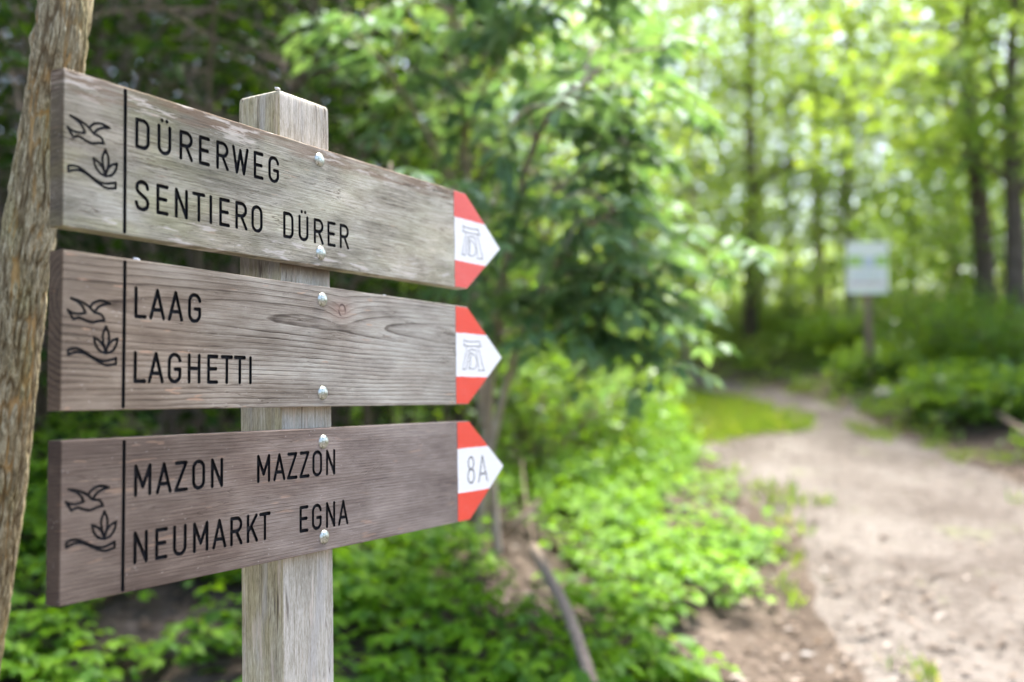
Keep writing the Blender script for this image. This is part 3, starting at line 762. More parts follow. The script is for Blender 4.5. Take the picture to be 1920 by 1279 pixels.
# --- the post: 85 x 62 survey mm, leaning a touch
def post_mesh():
    wx, wy = .0858 * S, .0625 * S
    ztop = (.2235) * S; zbot = -(CAM[2] + S * P0[2] - gz) - .35
    prof = []                                              # rounded square outline
    rr = .0016
    for (cx, cy, a0) in ((wx - rr, wy - rr, 0), (rr, wy - rr, 90), (rr, rr, 180), (wx - rr, rr, 270)):
        for a in np.radians(np.linspace(a0, a0 + 90, 4)): prof.append((cx + rr * math.cos(a), cy + rr * math.sin(a)))
    # add points along the sides so the grain relief has geometry to work on
    dense = []
    for k in range(len(prof)):
        a, b = np.array(prof[k]), np.array(prof[(k + 1) % len(prof)]); n = max(1, int(np.hypot(*(b - a)) / .004))
        for j in range(n): dense.append(a + (b - a) * j / n)
    P = np.array(dense); c = np.array([wx / 2, wy / 2])
    zs = list(np.arange(zbot, ztop - .012, .02)) + [ztop - .010, ztop - .006, ztop - .003, ztop - .0010, ztop - .0002]
    sc_ = [1.0] * (len(zs) - 5) + [.998, .990, .972, .935, .88]
    vs, fs = [], []
    k = len(P)
    for z, s_ in zip(zs, sc_):
        corner = np.abs((P - c) / np.array([wx / 2, wy / 2])); 
        q = c + (P - c) * s_
        rel = (fbm(P[:, 0] * 160, P[:, 1] * 160, z * 4, 31, 2) - .5) * .0011
        q = q + unit(P - c) * rel[:, None]
        vs += [(a[0], a[1], z - (.004 if (s_ < .999 and False) else 0)) for a in q]
    for j in range(len(zs) - 1):
        a, b = j * k, (j + 1) * k
        fs += [[a + i, a + (i + 1) % k, b + (i + 1) % k, b + i] for i in range(k)]
    fs.append([(len(zs) - 1) * k + i for i in range(k)])
    me = pymesh('post', np.array(vs), fs)
    return me
pw = sign_pt(.2876, 0, BT + .0004)
lean = .0100
axz = unit(np.array([0, 0, 1.]) - AL * lean); axx = unit(AL + np.array([0, 0, lean])); axy = -NN
pm = Matrix(((axx[0], axy[0], axz[0], pw[0]), (axx[1], axy[1], axz[1], pw[1]), (axx[2], axy[2], axz[2], pw[2]), (0, 0, 0, 1)))
link('post', post_mesh(), M['post'], signpost, pm)['label'] = 'square pale weathered timber post carrying the arrow boards'

# crumbs of pale fluff that lie on the timber
def crumb(loc, sz, seed, label):
    r_ = np.random.default_rng(seed); vs, fs = [], []
    nA, nB = 9, 7
    for j in range(nB):
        ph = math.pi * j / (nB - 1)
        for k in range(nA):
            th = 2 * math.pi * k / nA
            q = np.array([math.sin(ph) * math.cos(th) * 1.7, math.sin(ph) * math.sin(th), math.cos(ph) * .75]) * sz * (.75 + .5 * r_.random())
            vs.append(q)
    for j in range(nB - 1):
        for k in range(nA): fs.append([j * nA + k, j * nA + (k + 1) % nA, (j + 1) * nA + (k + 1) % nA, (j + 1) * nA + k])
    me = pymesh('fluff', np.array(vs), fs)
    o = link('seed_fluff', me, M['fluff'], None, Matrix.Translation(loc + np.array([0, 0, sz * .5])) @ Matrix.Rotation(.6 - TH, 4, 'Z') @ Matrix.Rotation(.3, 4, 'Y'))
    tag(o, label, 'seed fluff', 'pale fluff on the signpost')
crumb(sign_pt(.288, .2235, BT + .004), .0027, 1, 'small pale scrap of seed fluff on top of the post')
bm1 = np.array(board_matrix(1))
def on_board1(u, w): return bm1[:3, 3] + bm1[:3, 0] * u * MM + bm1[:3, 1] * w
crumb(on_board1(80, .004), .0024, 2, 'pale scrap of fluff on the middle board above its divider line')
crumb(on_board1(462, .006), .0017, 3, 'tiny pale crumb on the middle board right of the bolts')
#END_SIGN

# ------------------------------------------------------------------ plants
def leaves(name, pos, axis, nrm, L, W, mat, parent=None, rich=False, fold=.25, curl=.12):
    n = len(pos); pos = np.asarray(pos, float); axis = unit(axis)
    nrm = np.asarray(nrm, float); nrm = unit(nrm - axis * (nrm * axis).sum(1, keepdims=True)); side = np.cross(nrm, axis)
    L = np.broadcast_to(L, (n,))[:, None]; W = np.broadcast_to(W, (n,))[:, None]
    if rich:
        pr = [(0, 0, 0), (.22, .36, fold * .36), (.55, .46, fold * .46), (1, 0, -curl * 1.6), (.55, -.46, fold * .46), (.22, -.36, fold * .36), (.3, 0, 0), (.66, 0, -curl * .5)]
        tri = [(0, 6, 1), (6, 7, 2), (6, 2, 1), (7, 3, 2), (0, 5, 6), (6, 4, 7), (6, 5, 4), (7, 4, 3)]
    else:
        pr = [(0, 0, 0), (.45, .5, fold * .5), (1, 0, -curl), (.45, -.5, fold * .5), (.5, 0, 0)]
        tri = [(0, 4, 1), (4, 2, 1), (0, 3, 4), (4, 3, 2)]
    k = len(pr); V = np.empty((n, k, 3))
    for j, (a, b, c) in enumerate(pr): V[:, j] = pos + axis * L * a + side * W * b + nrm * W * c
    F = (np.arange(n)[:, None, None] * k + np.array(tri)[None]).reshape(-1, 3)
    return link(name, mesh_np(name, V.reshape(-1, 3), F, 3, rich), mat, parent)

def tubes(polys, segs=7, rough=0.0, seed=0):
    """polys: list of (points (k,3), radii (k,)) -> verts, quad faces"""
    VS, FS, n = [], [], 0
    a = np.linspace(0, 2 * math.pi, segs, endpoint=False)
    for pts, rad in polys:
        pts = np.asarray(pts, float); rad = np.asarray(rad, float); k = len(pts)
        tg = unit(np.gradient(pts, axis=0)); ref = np.where(np.abs(tg[:, 2:3]) < .9, [[0, 0, 1.]], [[1., 0, 0]])
        x_ = unit(np.cross(ref, tg)); y_ = np.cross(tg, x_)
        rr = rad[:, None] * np.ones(segs)[None]
        if rough: rr = rr * (1 + rough * (fbm(pts[:, None, 0] * 6 + np.cos(a) * 2, pts[:, None, 2] * 5, np.sin(a) * 2, seed, 3) - .5) * 2)
        ring = pts[:, None] + x_[:, None] * (np.cos(a)[None, :, None] * rr[..., None]) + y_[:, None] * (np.sin(a)[None, :, None] * rr[..., None])
        VS.append(ring.reshape(-1, 3)); i = np.arange(k * segs).reshape(k, segs); j = np.roll(i, -1, 1)
        FS.append((np.stack([i[:-1], j[:-1], j[1:], i[1:]], -1) + n).reshape(-1, 4)); n += k * segs
    return np.vstack(VS), np.vstack(FS)
def bez(p, n=10):
    p = np.array(p, float)
    if len(p) == 2: return p[0] + (p[1] - p[0]) * np.linspace(0, 1, n)[:, None]
    return np.array(cat3(p, n))
def cat3(P, n):
    p = np.vstack([2 * P[0] - P[1], P, 2 * P[-1] - P[-2]]); o = []
    for i in range(1, len(p) - 2):
        for t in np.linspace(0, 1, n, endpoint=False):
            o.append(.5 * (2 * p[i] + (p[i + 1] - p[i - 1]) * t + (2 * p[i - 1] - 5 * p[i] + 4 * p[i + 1] - p[i + 2]) * t * t + (3 * p[i] - p[i - 1] - 3 * p[i + 1] + p[i + 2]) * t ** 3))
    o.append(p[-2]); return o
def rnd_dirs(n, up=.0, rng=RNG):
    v = rng.normal(size=(n, 3)); v[:, 2] += up; return unit(v)

def cloud_leaves(name, tips, spread, per, Lr, asp, mat, parent, rng, rich=False, droop=.35, up=1.2):
    """leaf sprays: `per` leaves scattered round each twig tip"""
    tips = np.repeat(np.asarray(tips, float), per, 0); n = len(tips)
    pos = tips + rng.normal(size=(n, 3)) * np.array([1, 1, .62]) * spread
    ax = rng.normal(size=(n, 3)); ax[:, 2] = ax[:, 2] * .4 - droop
    nr = rng.normal(size=(n, 3)) * .65; nr[:, 2] += up
    L = rng.uniform(Lr[0], Lr[1], n)
    return leaves(name, pos, ax, nr, L, L * asp, mat, parent, rich)

def shrub(name, label, cat_, px, py_unused, loc, hgt, rad, nst, ntw, per, Lr, asp, lm, bm, seed, group=None, spread=.14, lean=(0, 0), rich=False, rstem=.018, low=.18, up=1.2):
    rng = np.random.default_rng(seed)
    b = np.array([loc[0], loc[1], hz(loc[0], loc[1])])
    root = thing(name, tuple(b), label, cat_, group)
    polys, tips = [], []
    for s_ in range(nst):
        a = 2 * math.pi * (s_ + rng.random()) / nst; R = rad * rng.uniform(.45, 1.0); H = hgt * rng.uniform(.62, 1.0) * (1 - .25 * R / rad)
        o = np.array([math.cos(a), math.sin(a), 0])
        st = b + o * rad * .08 * rng.random() - [0, 0, .08]
        p = [st, b + o * R * .25 + [0, 0, H * .42], b + o * R * .62 + [lean[0] * .5, lean[1] * .5, H * .78], b + o * R + [lean[0], lean[1], H * rng.uniform(.86, 1.0)]]
        c = bez(p, 6); r0 = rstem * rng.uniform(.7, 1.2)
        polys.append((c, np.linspace(r0, r0 * .25, len(c))))
        for q in range(ntw):
            t = rng.uniform(low, 1.0); i = min(len(c) - 1, int(t * (len(c) - 1)))
            out = c[i] + rng.normal(size=3) * np.array([1, 1, .6]) * rad * .30 * (1.15 - .5 * t) + np.array([0, 0, .05])
            if out[2] < hz(out[0], out[1]) + .06: out[2] = hz(out[0], out[1]) + .06 + .2 * rng.random()
            polys.append((bez([c[i], (c[i] + out) / 2 + [0, 0, .05 * rad], out], 3), np.linspace(r0 * .3, r0 * .08, 7)))
            tips.append(out)
    V, F = tubes(polys, 5)
    link('stem', mesh_np('stem', V, F, 4, True), bm, root)
    cloud_leaves('foliage', tips, spread, per, Lr, asp, lm, root, rng, rich, up=up)
    return root

def tree(name, label, base, top, r0, lm, bm, seed, crown=(.35, 1.0), crad=2.0, nlimb=16, ntw=7, per=26, Lr=(.10, .17), asp=.6, bend=.2, group=None, spread=.3, r1=None, segs=10):
    """base, top: xyz of the foot and the leader; limbs leave the trunk between the crown fractions"""
    rng = np.random.default_rng(seed)
    base = np.array(base, float); top = np.array(top, float); base[2] = hz(base[0], base[1])
    root = thing(name, tuple(base), label, 'tree', group)
    mid = base + (top - base) * .5 + np.append(rng.normal(size=2) * bend, 0)
    c = bez([base - [0, 0, .25], base + (mid - base) * .5 + np.append(rng.normal(size=2) * bend * .3, 0), mid, top], 9)
    f = np.linspace(0, 1, len(c)); rr = r0 * (1 - f) + (r1 or r0 * .25) * f; rr[:3] *= [1.35, 1.18, 1.06]
    polys = [(c, rr)]; tips = []
    H = top[2] - base[2]
    for k in range(nlimb):
        t = crown[0] + (crown[1] - crown[0]) * (k + rng.random()) / nlimb
        i = min(len(c) - 1, int(t * (len(c) - 1))); s = c[i]
        a = k * 2.4 + rng.random(); sh = math.sin(math.pi * min(1, max(.08, (t - crown[0]) / (1.02 - crown[0])) ** .7)) * .75 + .3
        R = crad * sh * rng.uniform(.6, 1.1)
        e = s + np.array([math.cos(a) * R, math.sin(a) * R, R * rng.uniform(-.05, .5)])
        lim = bez([s, s + (e - s) * .5 + [0, 0, R * .12], e], 5); lr = rr[i] * .45
        polys.append((lim, np.linspace(lr, lr * .2, len(lim))))
        for q in range(ntw):
            j = int(rng.uniform(.3, 1) * (len(lim) - 1)); o = lim[j] + rng.normal(size=3) * np.array([1, 1, .55]) * R * .28
            polys.append((np.array([lim[j], (lim[j] + o) / 2 + [0, 0, .03], o]), np.array([lr * .2, lr * .12, lr * .05]))); tips.append(o)
    V, F = tubes(polys, segs, .12, seed)
    link('trunk', mesh_np('trunk', V, F, 4, True), bm, root)
    if tips: cloud_leaves('crown', tips, spread, per, Lr, asp, lm, root, rng)
    return root

# ---- the leaning tree close behind the boards, on the left edge
def near_tree():
    d = 1.68
    cp = [(160, -900, 2.2), (150, -420, 1.9), (123, 0, d), (90, 230, d), (54, 440, d), (30, 620, d), (10, 800, d), (-14, 1000, d), (-42, 1200, d), (-80, 1500, d)]
    pts = [at(*q) for q in cp]
    foot = pts[-1] + (pts[-1] - pts[-2]) * 1.0; foot[2] = hz(foot[0], foot[1]) - .1
    pts = pts[::-1]; pts = [foot] + pts
    p = bez(pts, 40); k = len(p); segs = 150
    root = thing('leaning_tree', (foot[0], foot[1], hz(foot[0], foot[1])), 'leaning tree trunk with furrowed tan bark behind the left end of the boards', 'tree')
    a = np.linspace(0, 2 * math.pi, segs, endpoint=False)
    s = np.concatenate([[0], np.cumsum(np.linalg.norm(np.diff(p, axis=0), axis=1))])
    tg = unit(np.gradient(p, axis=0)); x_ = unit(np.cross(tg, [[0, 1., 0]])); y_ = np.cross(tg, x_)
    R0 = .0446
    A, Sg = np.meshgrid(a, s)
    wob = (fbm(Sg * 5, np.cos(A), np.sin(A), 5, 2) - .5) * .9
    q1 = vnoise(np.cos(A + wob) * 8.5, np.sin(A + wob) * 8.5, Sg * 20, 41); q2 = vnoise(np.cos(A + wob) * 14, np.sin(A + wob) * 14, Sg * 34, 43)
    ridge = 1 - np.abs(q1 * 2 - 1); ridge2 = 1 - np.abs(q2 * 2 - 1)
    dr = -.0052 * ridge ** 4 - .0026 * ridge2 ** 3 + (fbm(np.cos(A) * 2, np.sin(A) * 2, Sg * 3, 51, 3) - .5) * .006 + (fbm(np.cos(A) * 20, np.sin(A) * 20, Sg * 70, 52, 2) - .5) * .0028
    for (ks, ka, kr) in ((1.55, 0.15, .010), (1.28, .1, .008), (2.1, .3, .008)):
        dr += kr * np.exp(-((Sg - ks) / .018) ** 2 - ((np.angle(np.exp(1j * (A - ka)))) / .22) ** 2)
    rr = R0 * (1 + .12 * np.exp(-s / .25))[:, None] + dr
    V = p[:, None] + x_[:, None] * (np.cos(a)[None, :, None] * rr[..., None]) + y_[:, None] * (np.sin(a)[None, :, None] * rr[..., None])
    i = np.arange(k * segs).reshape(k, segs); j = np.roll(i, -1, 1)
    F = np.stack([i[:-1], j[:-1], j[1:], i[1:]], -1).reshape(-1, 4)
    tm = mesh_np('trunk', V.reshape(-1, 3), F, 4, True)
    fa = tm.attributes.new('fissure', 'FLOAT', 'POINT'); fa.data.foreach_set('value', np.clip(ridge ** 4 + .5 * ridge2 ** 3, 0, 1).ravel().astype(np.float32))
    link('trunk', tm, M['bark_near'], root)
    # limbs and crown, well above the picture
    rng = np.random.default_rng(3); polys, tips = [], []
    for t_ in range(9):
        s0 = p[-1 - 8 * (t_ % 4)]; e = s0 + np.array([rng.normal() * .8 - .7, rng.normal() * .7 + .9, .5 + rng.random() * 1.2])
        lim = bez([s0, (s0 + e) / 2 + [0, 0, .15], e], 5); polys.append((lim, np.linspace(.03, .008, len(lim))))
        tips += [lim[rng.integers(4, len(lim))] + rng.normal(size=3) * .22 for _ in range(9)]
    V, F = tubes(polys, 7); link('limb', mesh_np('limb', V, F, 4, True), M['bark_brown'], root)
    cloud_leaves('crown', tips, .16, 9, (.05, .08), .5, M['leaf_mid'], root, rng)
near_tree()

# ---- the broad-leaved shrub with pale stems just right of the boards
def elder():
    rng = np.random.default_rng(12)
    b = at(905, 1040, 4.7); b[2] = hz(b[0], b[1])
    root = thing('elder_shrub', tuple(b), 'tall arching broad leaved shrub on pale bare stems right behind the arrow tips', 'shrub')
    def P(*q): return [at(*t) for t in q]
    def foot(px): f = at(px, 1045, 4.7); return np.array([f[0], f[1], hz(f[0], f[1]) - .06])
    stems = [([foot(893)] + P((905, 900, 4.65), (915, 770, 4.6), (925, 640, 4.5), (950, 480, 4.3), (985, 320, 4.0), (1040, 200, 3.6), (1110, 150, 3.3)), .028),
             ([foot(935)] + P((918, 860, 4.75), (900, 700, 4.8), (885, 480, 4.8), (870, 260, 4.7), (850, 60, 4.6), (830, -200, 4.5)), .025),
             (P((915, 860, 4.6), (955, 700, 4.5), (985, 610, 4.4), (1040, 500, 4.2), (1100, 430, 3.9), (1160, 390, 3.6)), .020),
             (P((905, 800, 4.6), (890, 640, 4.5), (850, 500, 4.2), (790, 400, 3.9), (730, 330, 3.6)), .013),
             (P((930, 620, 4.5), (1000, 560, 4.5), (1070, 540, 4.4), (1130, 555, 4.3), (1180, 580, 4.3)), .012),
             (P((985, 590, 4.4), (1070, 610, 4.3), (1130, 625, 4.2), (1170, 640, 4.2)), .009), (P((1040, 520, 4.3), (1110, 500, 4.2), (1170, 515, 4.2), (1220, 550, 4.2)), .009),
             (P((950, 480, 4.3), (1020, 380, 4.1), (1100, 310, 3.9), (1180, 270, 3.7)), .012),
             (P((870, 260, 4.7), (930, 120, 4.4), (1010, 20, 4.1), (1120, -40, 3.9)), .012),
             (P((880, 400, 4.75), (800, 250, 4.4), (720, 120, 4.2), (650, 60, 4.1)), .012),
             (P((850, 60, 4.6), (930, -80, 4.4), (1050, -160, 4.2)), .012),
             (P((885, 480, 4.8), (960, 300, 4.9), (1070, 120, 5.0), (1180, 60, 5.1)), .012)]
    polys, sites = [], []
    for k, (pp, r0) in enumerate(stems):
        c = bez(pp, 8); polys.append((c, np.linspace(r0, r0 * .3, len(c))))
        lo = .62 if k < 2 else .3
        for t in np.arange(lo, 1.0, .035 if k not in (0, 1) else .025):
            i = int(t * (len(c) - 1)); sites.append((c[i], unit(c[min(i + 1, len(c) - 1)] - c[max(i - 1, 0)])))
        # side twigs
        for t in np.arange(lo + .05, 1.0, .07 if k > 1 else .05):
            i = int(t * (len(c) - 1)); e = c[i] + np.clip(rng.normal(size=3), -1.3, 1.3) * np.array([.24, .28, .2]) + [.10, -.06, .04]
            tw = bez([c[i], (c[i] + e) / 2 + [0, 0, .06], e], 4); polys.append((tw, np.linspace(r0 * .3, r0 * .12, len(tw))))
            for j in range(2, len(tw), 2): sites.append((tw[j], unit(tw[j] - tw[j - 1])))
    V, F = tubes(polys, 8, .10, 5); link('stem', mesh_np('stem', V, F, 4, True), M['bark_far'], root)
    pos, ax, nr, LL = [], [], [], []
    for s, t in sites:
        for side in (-1, 1):
            if rng.random() < .56: continue
            o = unit(np.cross(t, [0, 0, 1.]) * side + t * .5 + rng.normal(size=3) * .45); o[2] *= .4
            ln = rng.uniform(.15, .26)
            for m in range(3):                                  # pinnate leaf: leaflets in pairs and a terminal one
                f = .35 + .3 * m; q = s + o * ln * f - np.array([0, 0, .30 * ln * f * f])
                for sd in (-1, 1):
                    sv = unit(np.cross(o, [0, 0, 1.]) * sd + o * .7 + np.array([0, 0, -.45]))
                    pos.append(q); ax.append(sv + rng.normal(size=3) * .12); LL.append(rng.uniform(.080, .128))
                    nr.append(np.array([0, 0, 1.]) + rng.normal(size=3) * .28 + sv * .2)
            q = s + o * ln - np.array([0, 0, .30 * ln]); pos.append(q); ax.append(o + np.array([0, 0, -.7])); nr.append(np.array([0, 0, 1.]) + o * .5 + rng.normal(size=3) * .2); LL.append(rng.uniform(.09, .125))
    LL = np.array(LL)
    leaves('foliage', np.array(pos), np.array(ax), np.array(nr), LL, LL * .46, M['leaf_elder'], root, True)
elder()

# ---- thicket on the left, behind the boards
def gxy(px, d): p = at(px, 750, d); return (p[0], p[1])
THK = [(40, 5.2, 5.2, 1.5, 'shrub at the left edge of the photo behind the leaning trunk'), (210, 6.4, 5.6, 1.6, 'shrub behind the upper left end of the boards'),
       (360, 4.7, 3.6, 1.3, 'shrub seen between the boards left of the post'), (470, 7.0, 6.0, 1.7, 'tall shrub standing behind the top of the post'),
       (600, 5.3, 4.2, 1.3, 'shrub directly right of the post top'), (730, 7.2, 6.4, 1.8, 'tall shrub above the tip of the top board'),
       (930, 7.8, 5.4, 1.3, 'tall shrub filling the wall of leaves above the arrow tips'), (1030, 9.2, 5.6, 1.3, 'tall shrub filling the wall of leaves right of the arrow tips'), (1110, 10.8, 5.2, 1.2, 'tall shrub at the right end of the wall of leaves'),
       (850, 6.3, 4.4, 1.3, 'shrub behind the pale stems next to the arrow tips'), (120, 8.6, 7.5, 2.1, 'tall shrub in the dark corner above the leaning trunk'),
       (330, 9.0, 7.5, 2.1, 'tall shrub far behind the left half of the top board'), (560, 9.4, 7.8, 2.1, 'tall shrub far behind the post')]
for k, (px, d, h, r, lb) in enumerate(THK):
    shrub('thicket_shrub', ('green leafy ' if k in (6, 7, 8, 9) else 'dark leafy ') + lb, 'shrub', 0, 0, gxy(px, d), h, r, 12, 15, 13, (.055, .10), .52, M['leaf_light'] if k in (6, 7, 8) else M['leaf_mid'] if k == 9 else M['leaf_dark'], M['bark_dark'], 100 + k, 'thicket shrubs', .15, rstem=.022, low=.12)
# bare trunks that show through the thicket
for k, (px, d, tx, r, lb) in enumerate([(300, 6.0, 292, .035, 'thin bare brown stem in the dark thicket above the top board left of the post'), (480, 6.6, 540, .045, 'slanting bare brown trunk in the thicket above the post'),
                                     (700, 5.6, 640, .03, 'thin bare stem in the thicket right of the post top'), (875, 8.5, 850, .07, 'brown trunk rising behind the broad leaved shrub at the top')]):
    b = gxy(px, d); tp = at(tx, -700, d + .6)
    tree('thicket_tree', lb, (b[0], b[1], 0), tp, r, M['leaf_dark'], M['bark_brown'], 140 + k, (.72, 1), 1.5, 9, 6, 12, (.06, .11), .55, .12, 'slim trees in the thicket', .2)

# ---- low bushes between shrub and path, and along both path sides
BUSH = [((1020, 6.6), 1.15, .7, 'leaf_mid', 'round green bush right of the lowest arrow tip beside the pale stems'), ((1120, 7.6), 1.1, .7, 'leaf_mid', 'low green bush in the dark hollow left of the path'),
        ((1085, 9.5), 1.4, .7, 'leaf_herb', 'bright yellow green bush behind the broad leaved shrub'), ((1000, 8.6), 1.8, .9, 'leaf_herb', 'light green bush seen just right of the arrow tips'),
        ((1150, 8.4), .6, .5, 'leaf_herb', 'small fresh green bush at the left edge of the path'),
        ((1010, 13.5), 3.0, 1.5, 'leaf_mid', 'large bush behind the broad leaved shrub'), ((1160, 16.5), 2.6, 1.5, 'leaf_light', 'large pale bush behind the bend of the path')]
for k, ((px, d), h, r, lm, lb) in enumerate(BUSH):
    shrub('bush', lb, 'bush', 0, 0, gxy(px, d), h, r, 10, 12, 10, (.05, .09), .55, M[lm], M['bark_brown'], 200 + k, 'bushes left of the path', .10, rstem=.012, low=.1)
RB = [((1500, 16.6), 2.5, 1.2, 'leaf_light', 'bush left of the white notice board'), ((1580, 14.8), .8, .7, 'leaf_mid', 'low bush at the foot of the notice board'),
      ((1710, 13.8), 3.0, 1.2, 'leaf_mid', 'leafy bush right of the notice board'), ((1790, 11.9), 1.3, .9, 'leaf_mid', 'thick bush right of the path below the notice board'),
      ((1900, 10.6), 1.1, .9, 'leaf_mid', 'bush at the right edge of the photo'), ((1840, 13.8), 3.6, 1.5, 'leaf_mid', 'tall bush between the dark trunks at the right'),
      ((1660, 17.5), 3.0, 1.6, 'leaf_light', 'bright bush behind the notice board'), ((1430, 18.0), 1.0, .9, 'leaf_light', 'low bush at the foot of the dark trunk'),
      ((1340, 19.0), 1.5, 1.1, 'leaf_light', 'pale bush left of the dark trunk'), ((1650, 12.6), .3, .5, 'leaf_mid', 'knee high bush on the right verge of the path'),
      ((1790, 10.0), .28, .5, 'leaf_mid', 'knee high bush on the right verge'), ((1880, 9.3), .34, .6, 'leaf_mid', 'low bush on the right verge near the photo edge'),
      ((1930, 13.0), 4.6, 1.5, 'leaf_mid', 'tall bush at the far right behind the trunks')]
for k, ((px, d), h, r, lm, lb) in enumerate(RB):
    shrub('verge_bush', lb, 'bush', 0, 0, gxy(px, d), h, r, 10, 13, 17, (.06, .115), .58, M[lm], M['bark_dark'], 240 + k, 'bushes right of the path', .14, rstem=.014, low=.08)

# ---- forest trees: (px at foot, depth, px at top, radius, bark, leaf, crown from, crown radius, label)
TR = [(1408, 17.2, 1412, .135, 'bark_dark', 'leaf_light', .50, 2.4, 'dark straight trunk left of the notice board'),
      (1432, 22.5, 1428, .12, 'bark_pale', 'leaf_light', .45, 2.6, 'pale trunk close behind the dark straight trunk'),
      (1602, 21.0, 1598, .15, 'bark_pale', 'leaf_light', .48, 2.8, 'pale trunk rising right behind the notice board'),
      (1545, 24.0, 1528, .15, 'bark_far', 'leaf_light', .50, 2.8, 'grey brown trunk left of the notice board beyond the bushes'),
      (1800, 23.0, 1772, .16, 'bark_far', 'leaf_light', .55, 2.8, 'brown trunk reaching the sky gap at the top right'),
      (1905, 19.0, 1868, .15, 'bark_pale', 'leaf_mid', .55, 2.2, 'pinkish trunk leaning left at the top right corner'),
      (1856, 12.4, 1812, .15, 'bark_dark', 'leaf_light', .72, 1.8, 'dark leaning trunk among the bushes right of the notice board'),
      (1906, 11.2, 1918, .14, 'bark_dark', 'leaf_light', .72, 1.8, 'dark trunk at the right edge of the photo'),
      (1222, 24.0, 1212, .15, 'bark_pale', 'leaf_light', .40, 2.8, 'pale trunk glimpsed right of the broad leaved shrub'),
      (1305, 26.0, 1318, .14, 'bark_far', 'leaf_light', .42, 3.0, 'tan trunk between the shrub and the dark trunk'),
      (1130, 24.0, 1110, .14, 'bark_far', 'leaf_light', .35, 2.8, 'tree whose crown fills the top behind the broad leaved shrub'),
      (1010, 19.0, 990, .15, 'bark_far', 'leaf_light', .35, 2.6, 'tree standing behind the arching shrub above the arrow tips')]
for k, (px, d, tx, r, bk, lf, c0, cr, lb) in enumerate(TR):
    b = gxy(px, d); tp = at(tx, -330 if bk == 'bark_dark' and px > 1500 else -420 - 8 * d, d + .5)
    tree('forest_tree', lb, (b[0], b[1], 0), tp, r, M[lf], M[bk], 300 + k, (c0 - .25, 1.0), cr, 17, 8, 15, (.12, .21), .62, .18, 'trees of the wood', .34)

# slim young trees with bright crowns that hang in front of the tall trunks
YT = [(1640, 22.0, 1655, 12.0, 'tall slim sapling reaching the sky gap above the notice board'), (1865, 21.0, 1850, 11.5, 'tall slim sapling below the sky gap at the top right'),
      (1290, 15.5, 1330, 8.0, 'slim bright green sapling at the bend of the path'), (1490, 19.5, 1470, 9.5, 'slim sapling right of the dark straight trunk'), (1720, 18.0, 1680, 9.5, 'slim sapling above and behind the notice board'),
      (1380, 21.0, 1360, 10.0, 'slim sapling left of the dark straight trunk'), (1560, 19.5, 1560, 10.0, 'slim sapling just left of the notice board'), (1830, 16.5, 1790, 7.0, 'slim sapling near the right edge below the sky gap'), (1190, 17.0, 1200, 9.0, 'slim sapling behind the right side of the broad leaved shrub')]
for k, (px, d, tx, hh, lb) in enumerate(YT):
    b = gxy(px, d); tp = at(tx, 300, d); tp = np.array([tp[0], tp[1], hz(*b) + hh])
    tree('young_tree', lb, (b[0], b[1], 0), tp, .05, M['leaf_light'], M['bark_far'], 400 + k, (.22, 1.0), 2.1, 26, 8, 15, (.10, .17), .62, .25, 'young trees of the wood', .26)

# ---- the wood beyond: one leafy mass on the slopes
def far_wood():
    rng = np.random.default_rng(77)
    n = 6500
    y = 22 + 34 * rng.random(n) ** .8; x = y * rng.uniform(-.12, .62, n) + rng.normal(size=n); z = height(x, y) + (.38 * y + 1.5) * rng.random(n) ** 1.25
    el_ = (z - 1.6) / y
    keep = (vnoise(x * .4, y * .4, z * .36, 5) > .34 + .40 * sstep(.14, .26, el_)) & (np.abs(x / y - .19) < .5)
    tips = np.stack([x, y, z], 1)[keep]
    o = cloud_leaves('far_wood', tips, .6, 14, (.16, .34), .65, M['leaf_light'], None, rng)
    tag(o, 'far off bright green wood behind the nearer trees', 'wood', None, 'stuff')
    # slope on the left
    n = 4200; y = rng.uniform(10.5, 20, n); x = y * rng.uniform(-.72, -.02, n); z = height(x, y) + rng.uniform(.1, 8.5, n)
    tips = np.stack([x, y, z], 1)
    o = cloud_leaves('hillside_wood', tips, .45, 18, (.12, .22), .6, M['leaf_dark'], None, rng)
    tag(o, 'dark leafy hillside wood behind the thicket on the left', 'wood', None, 'stuff')
far_wood()

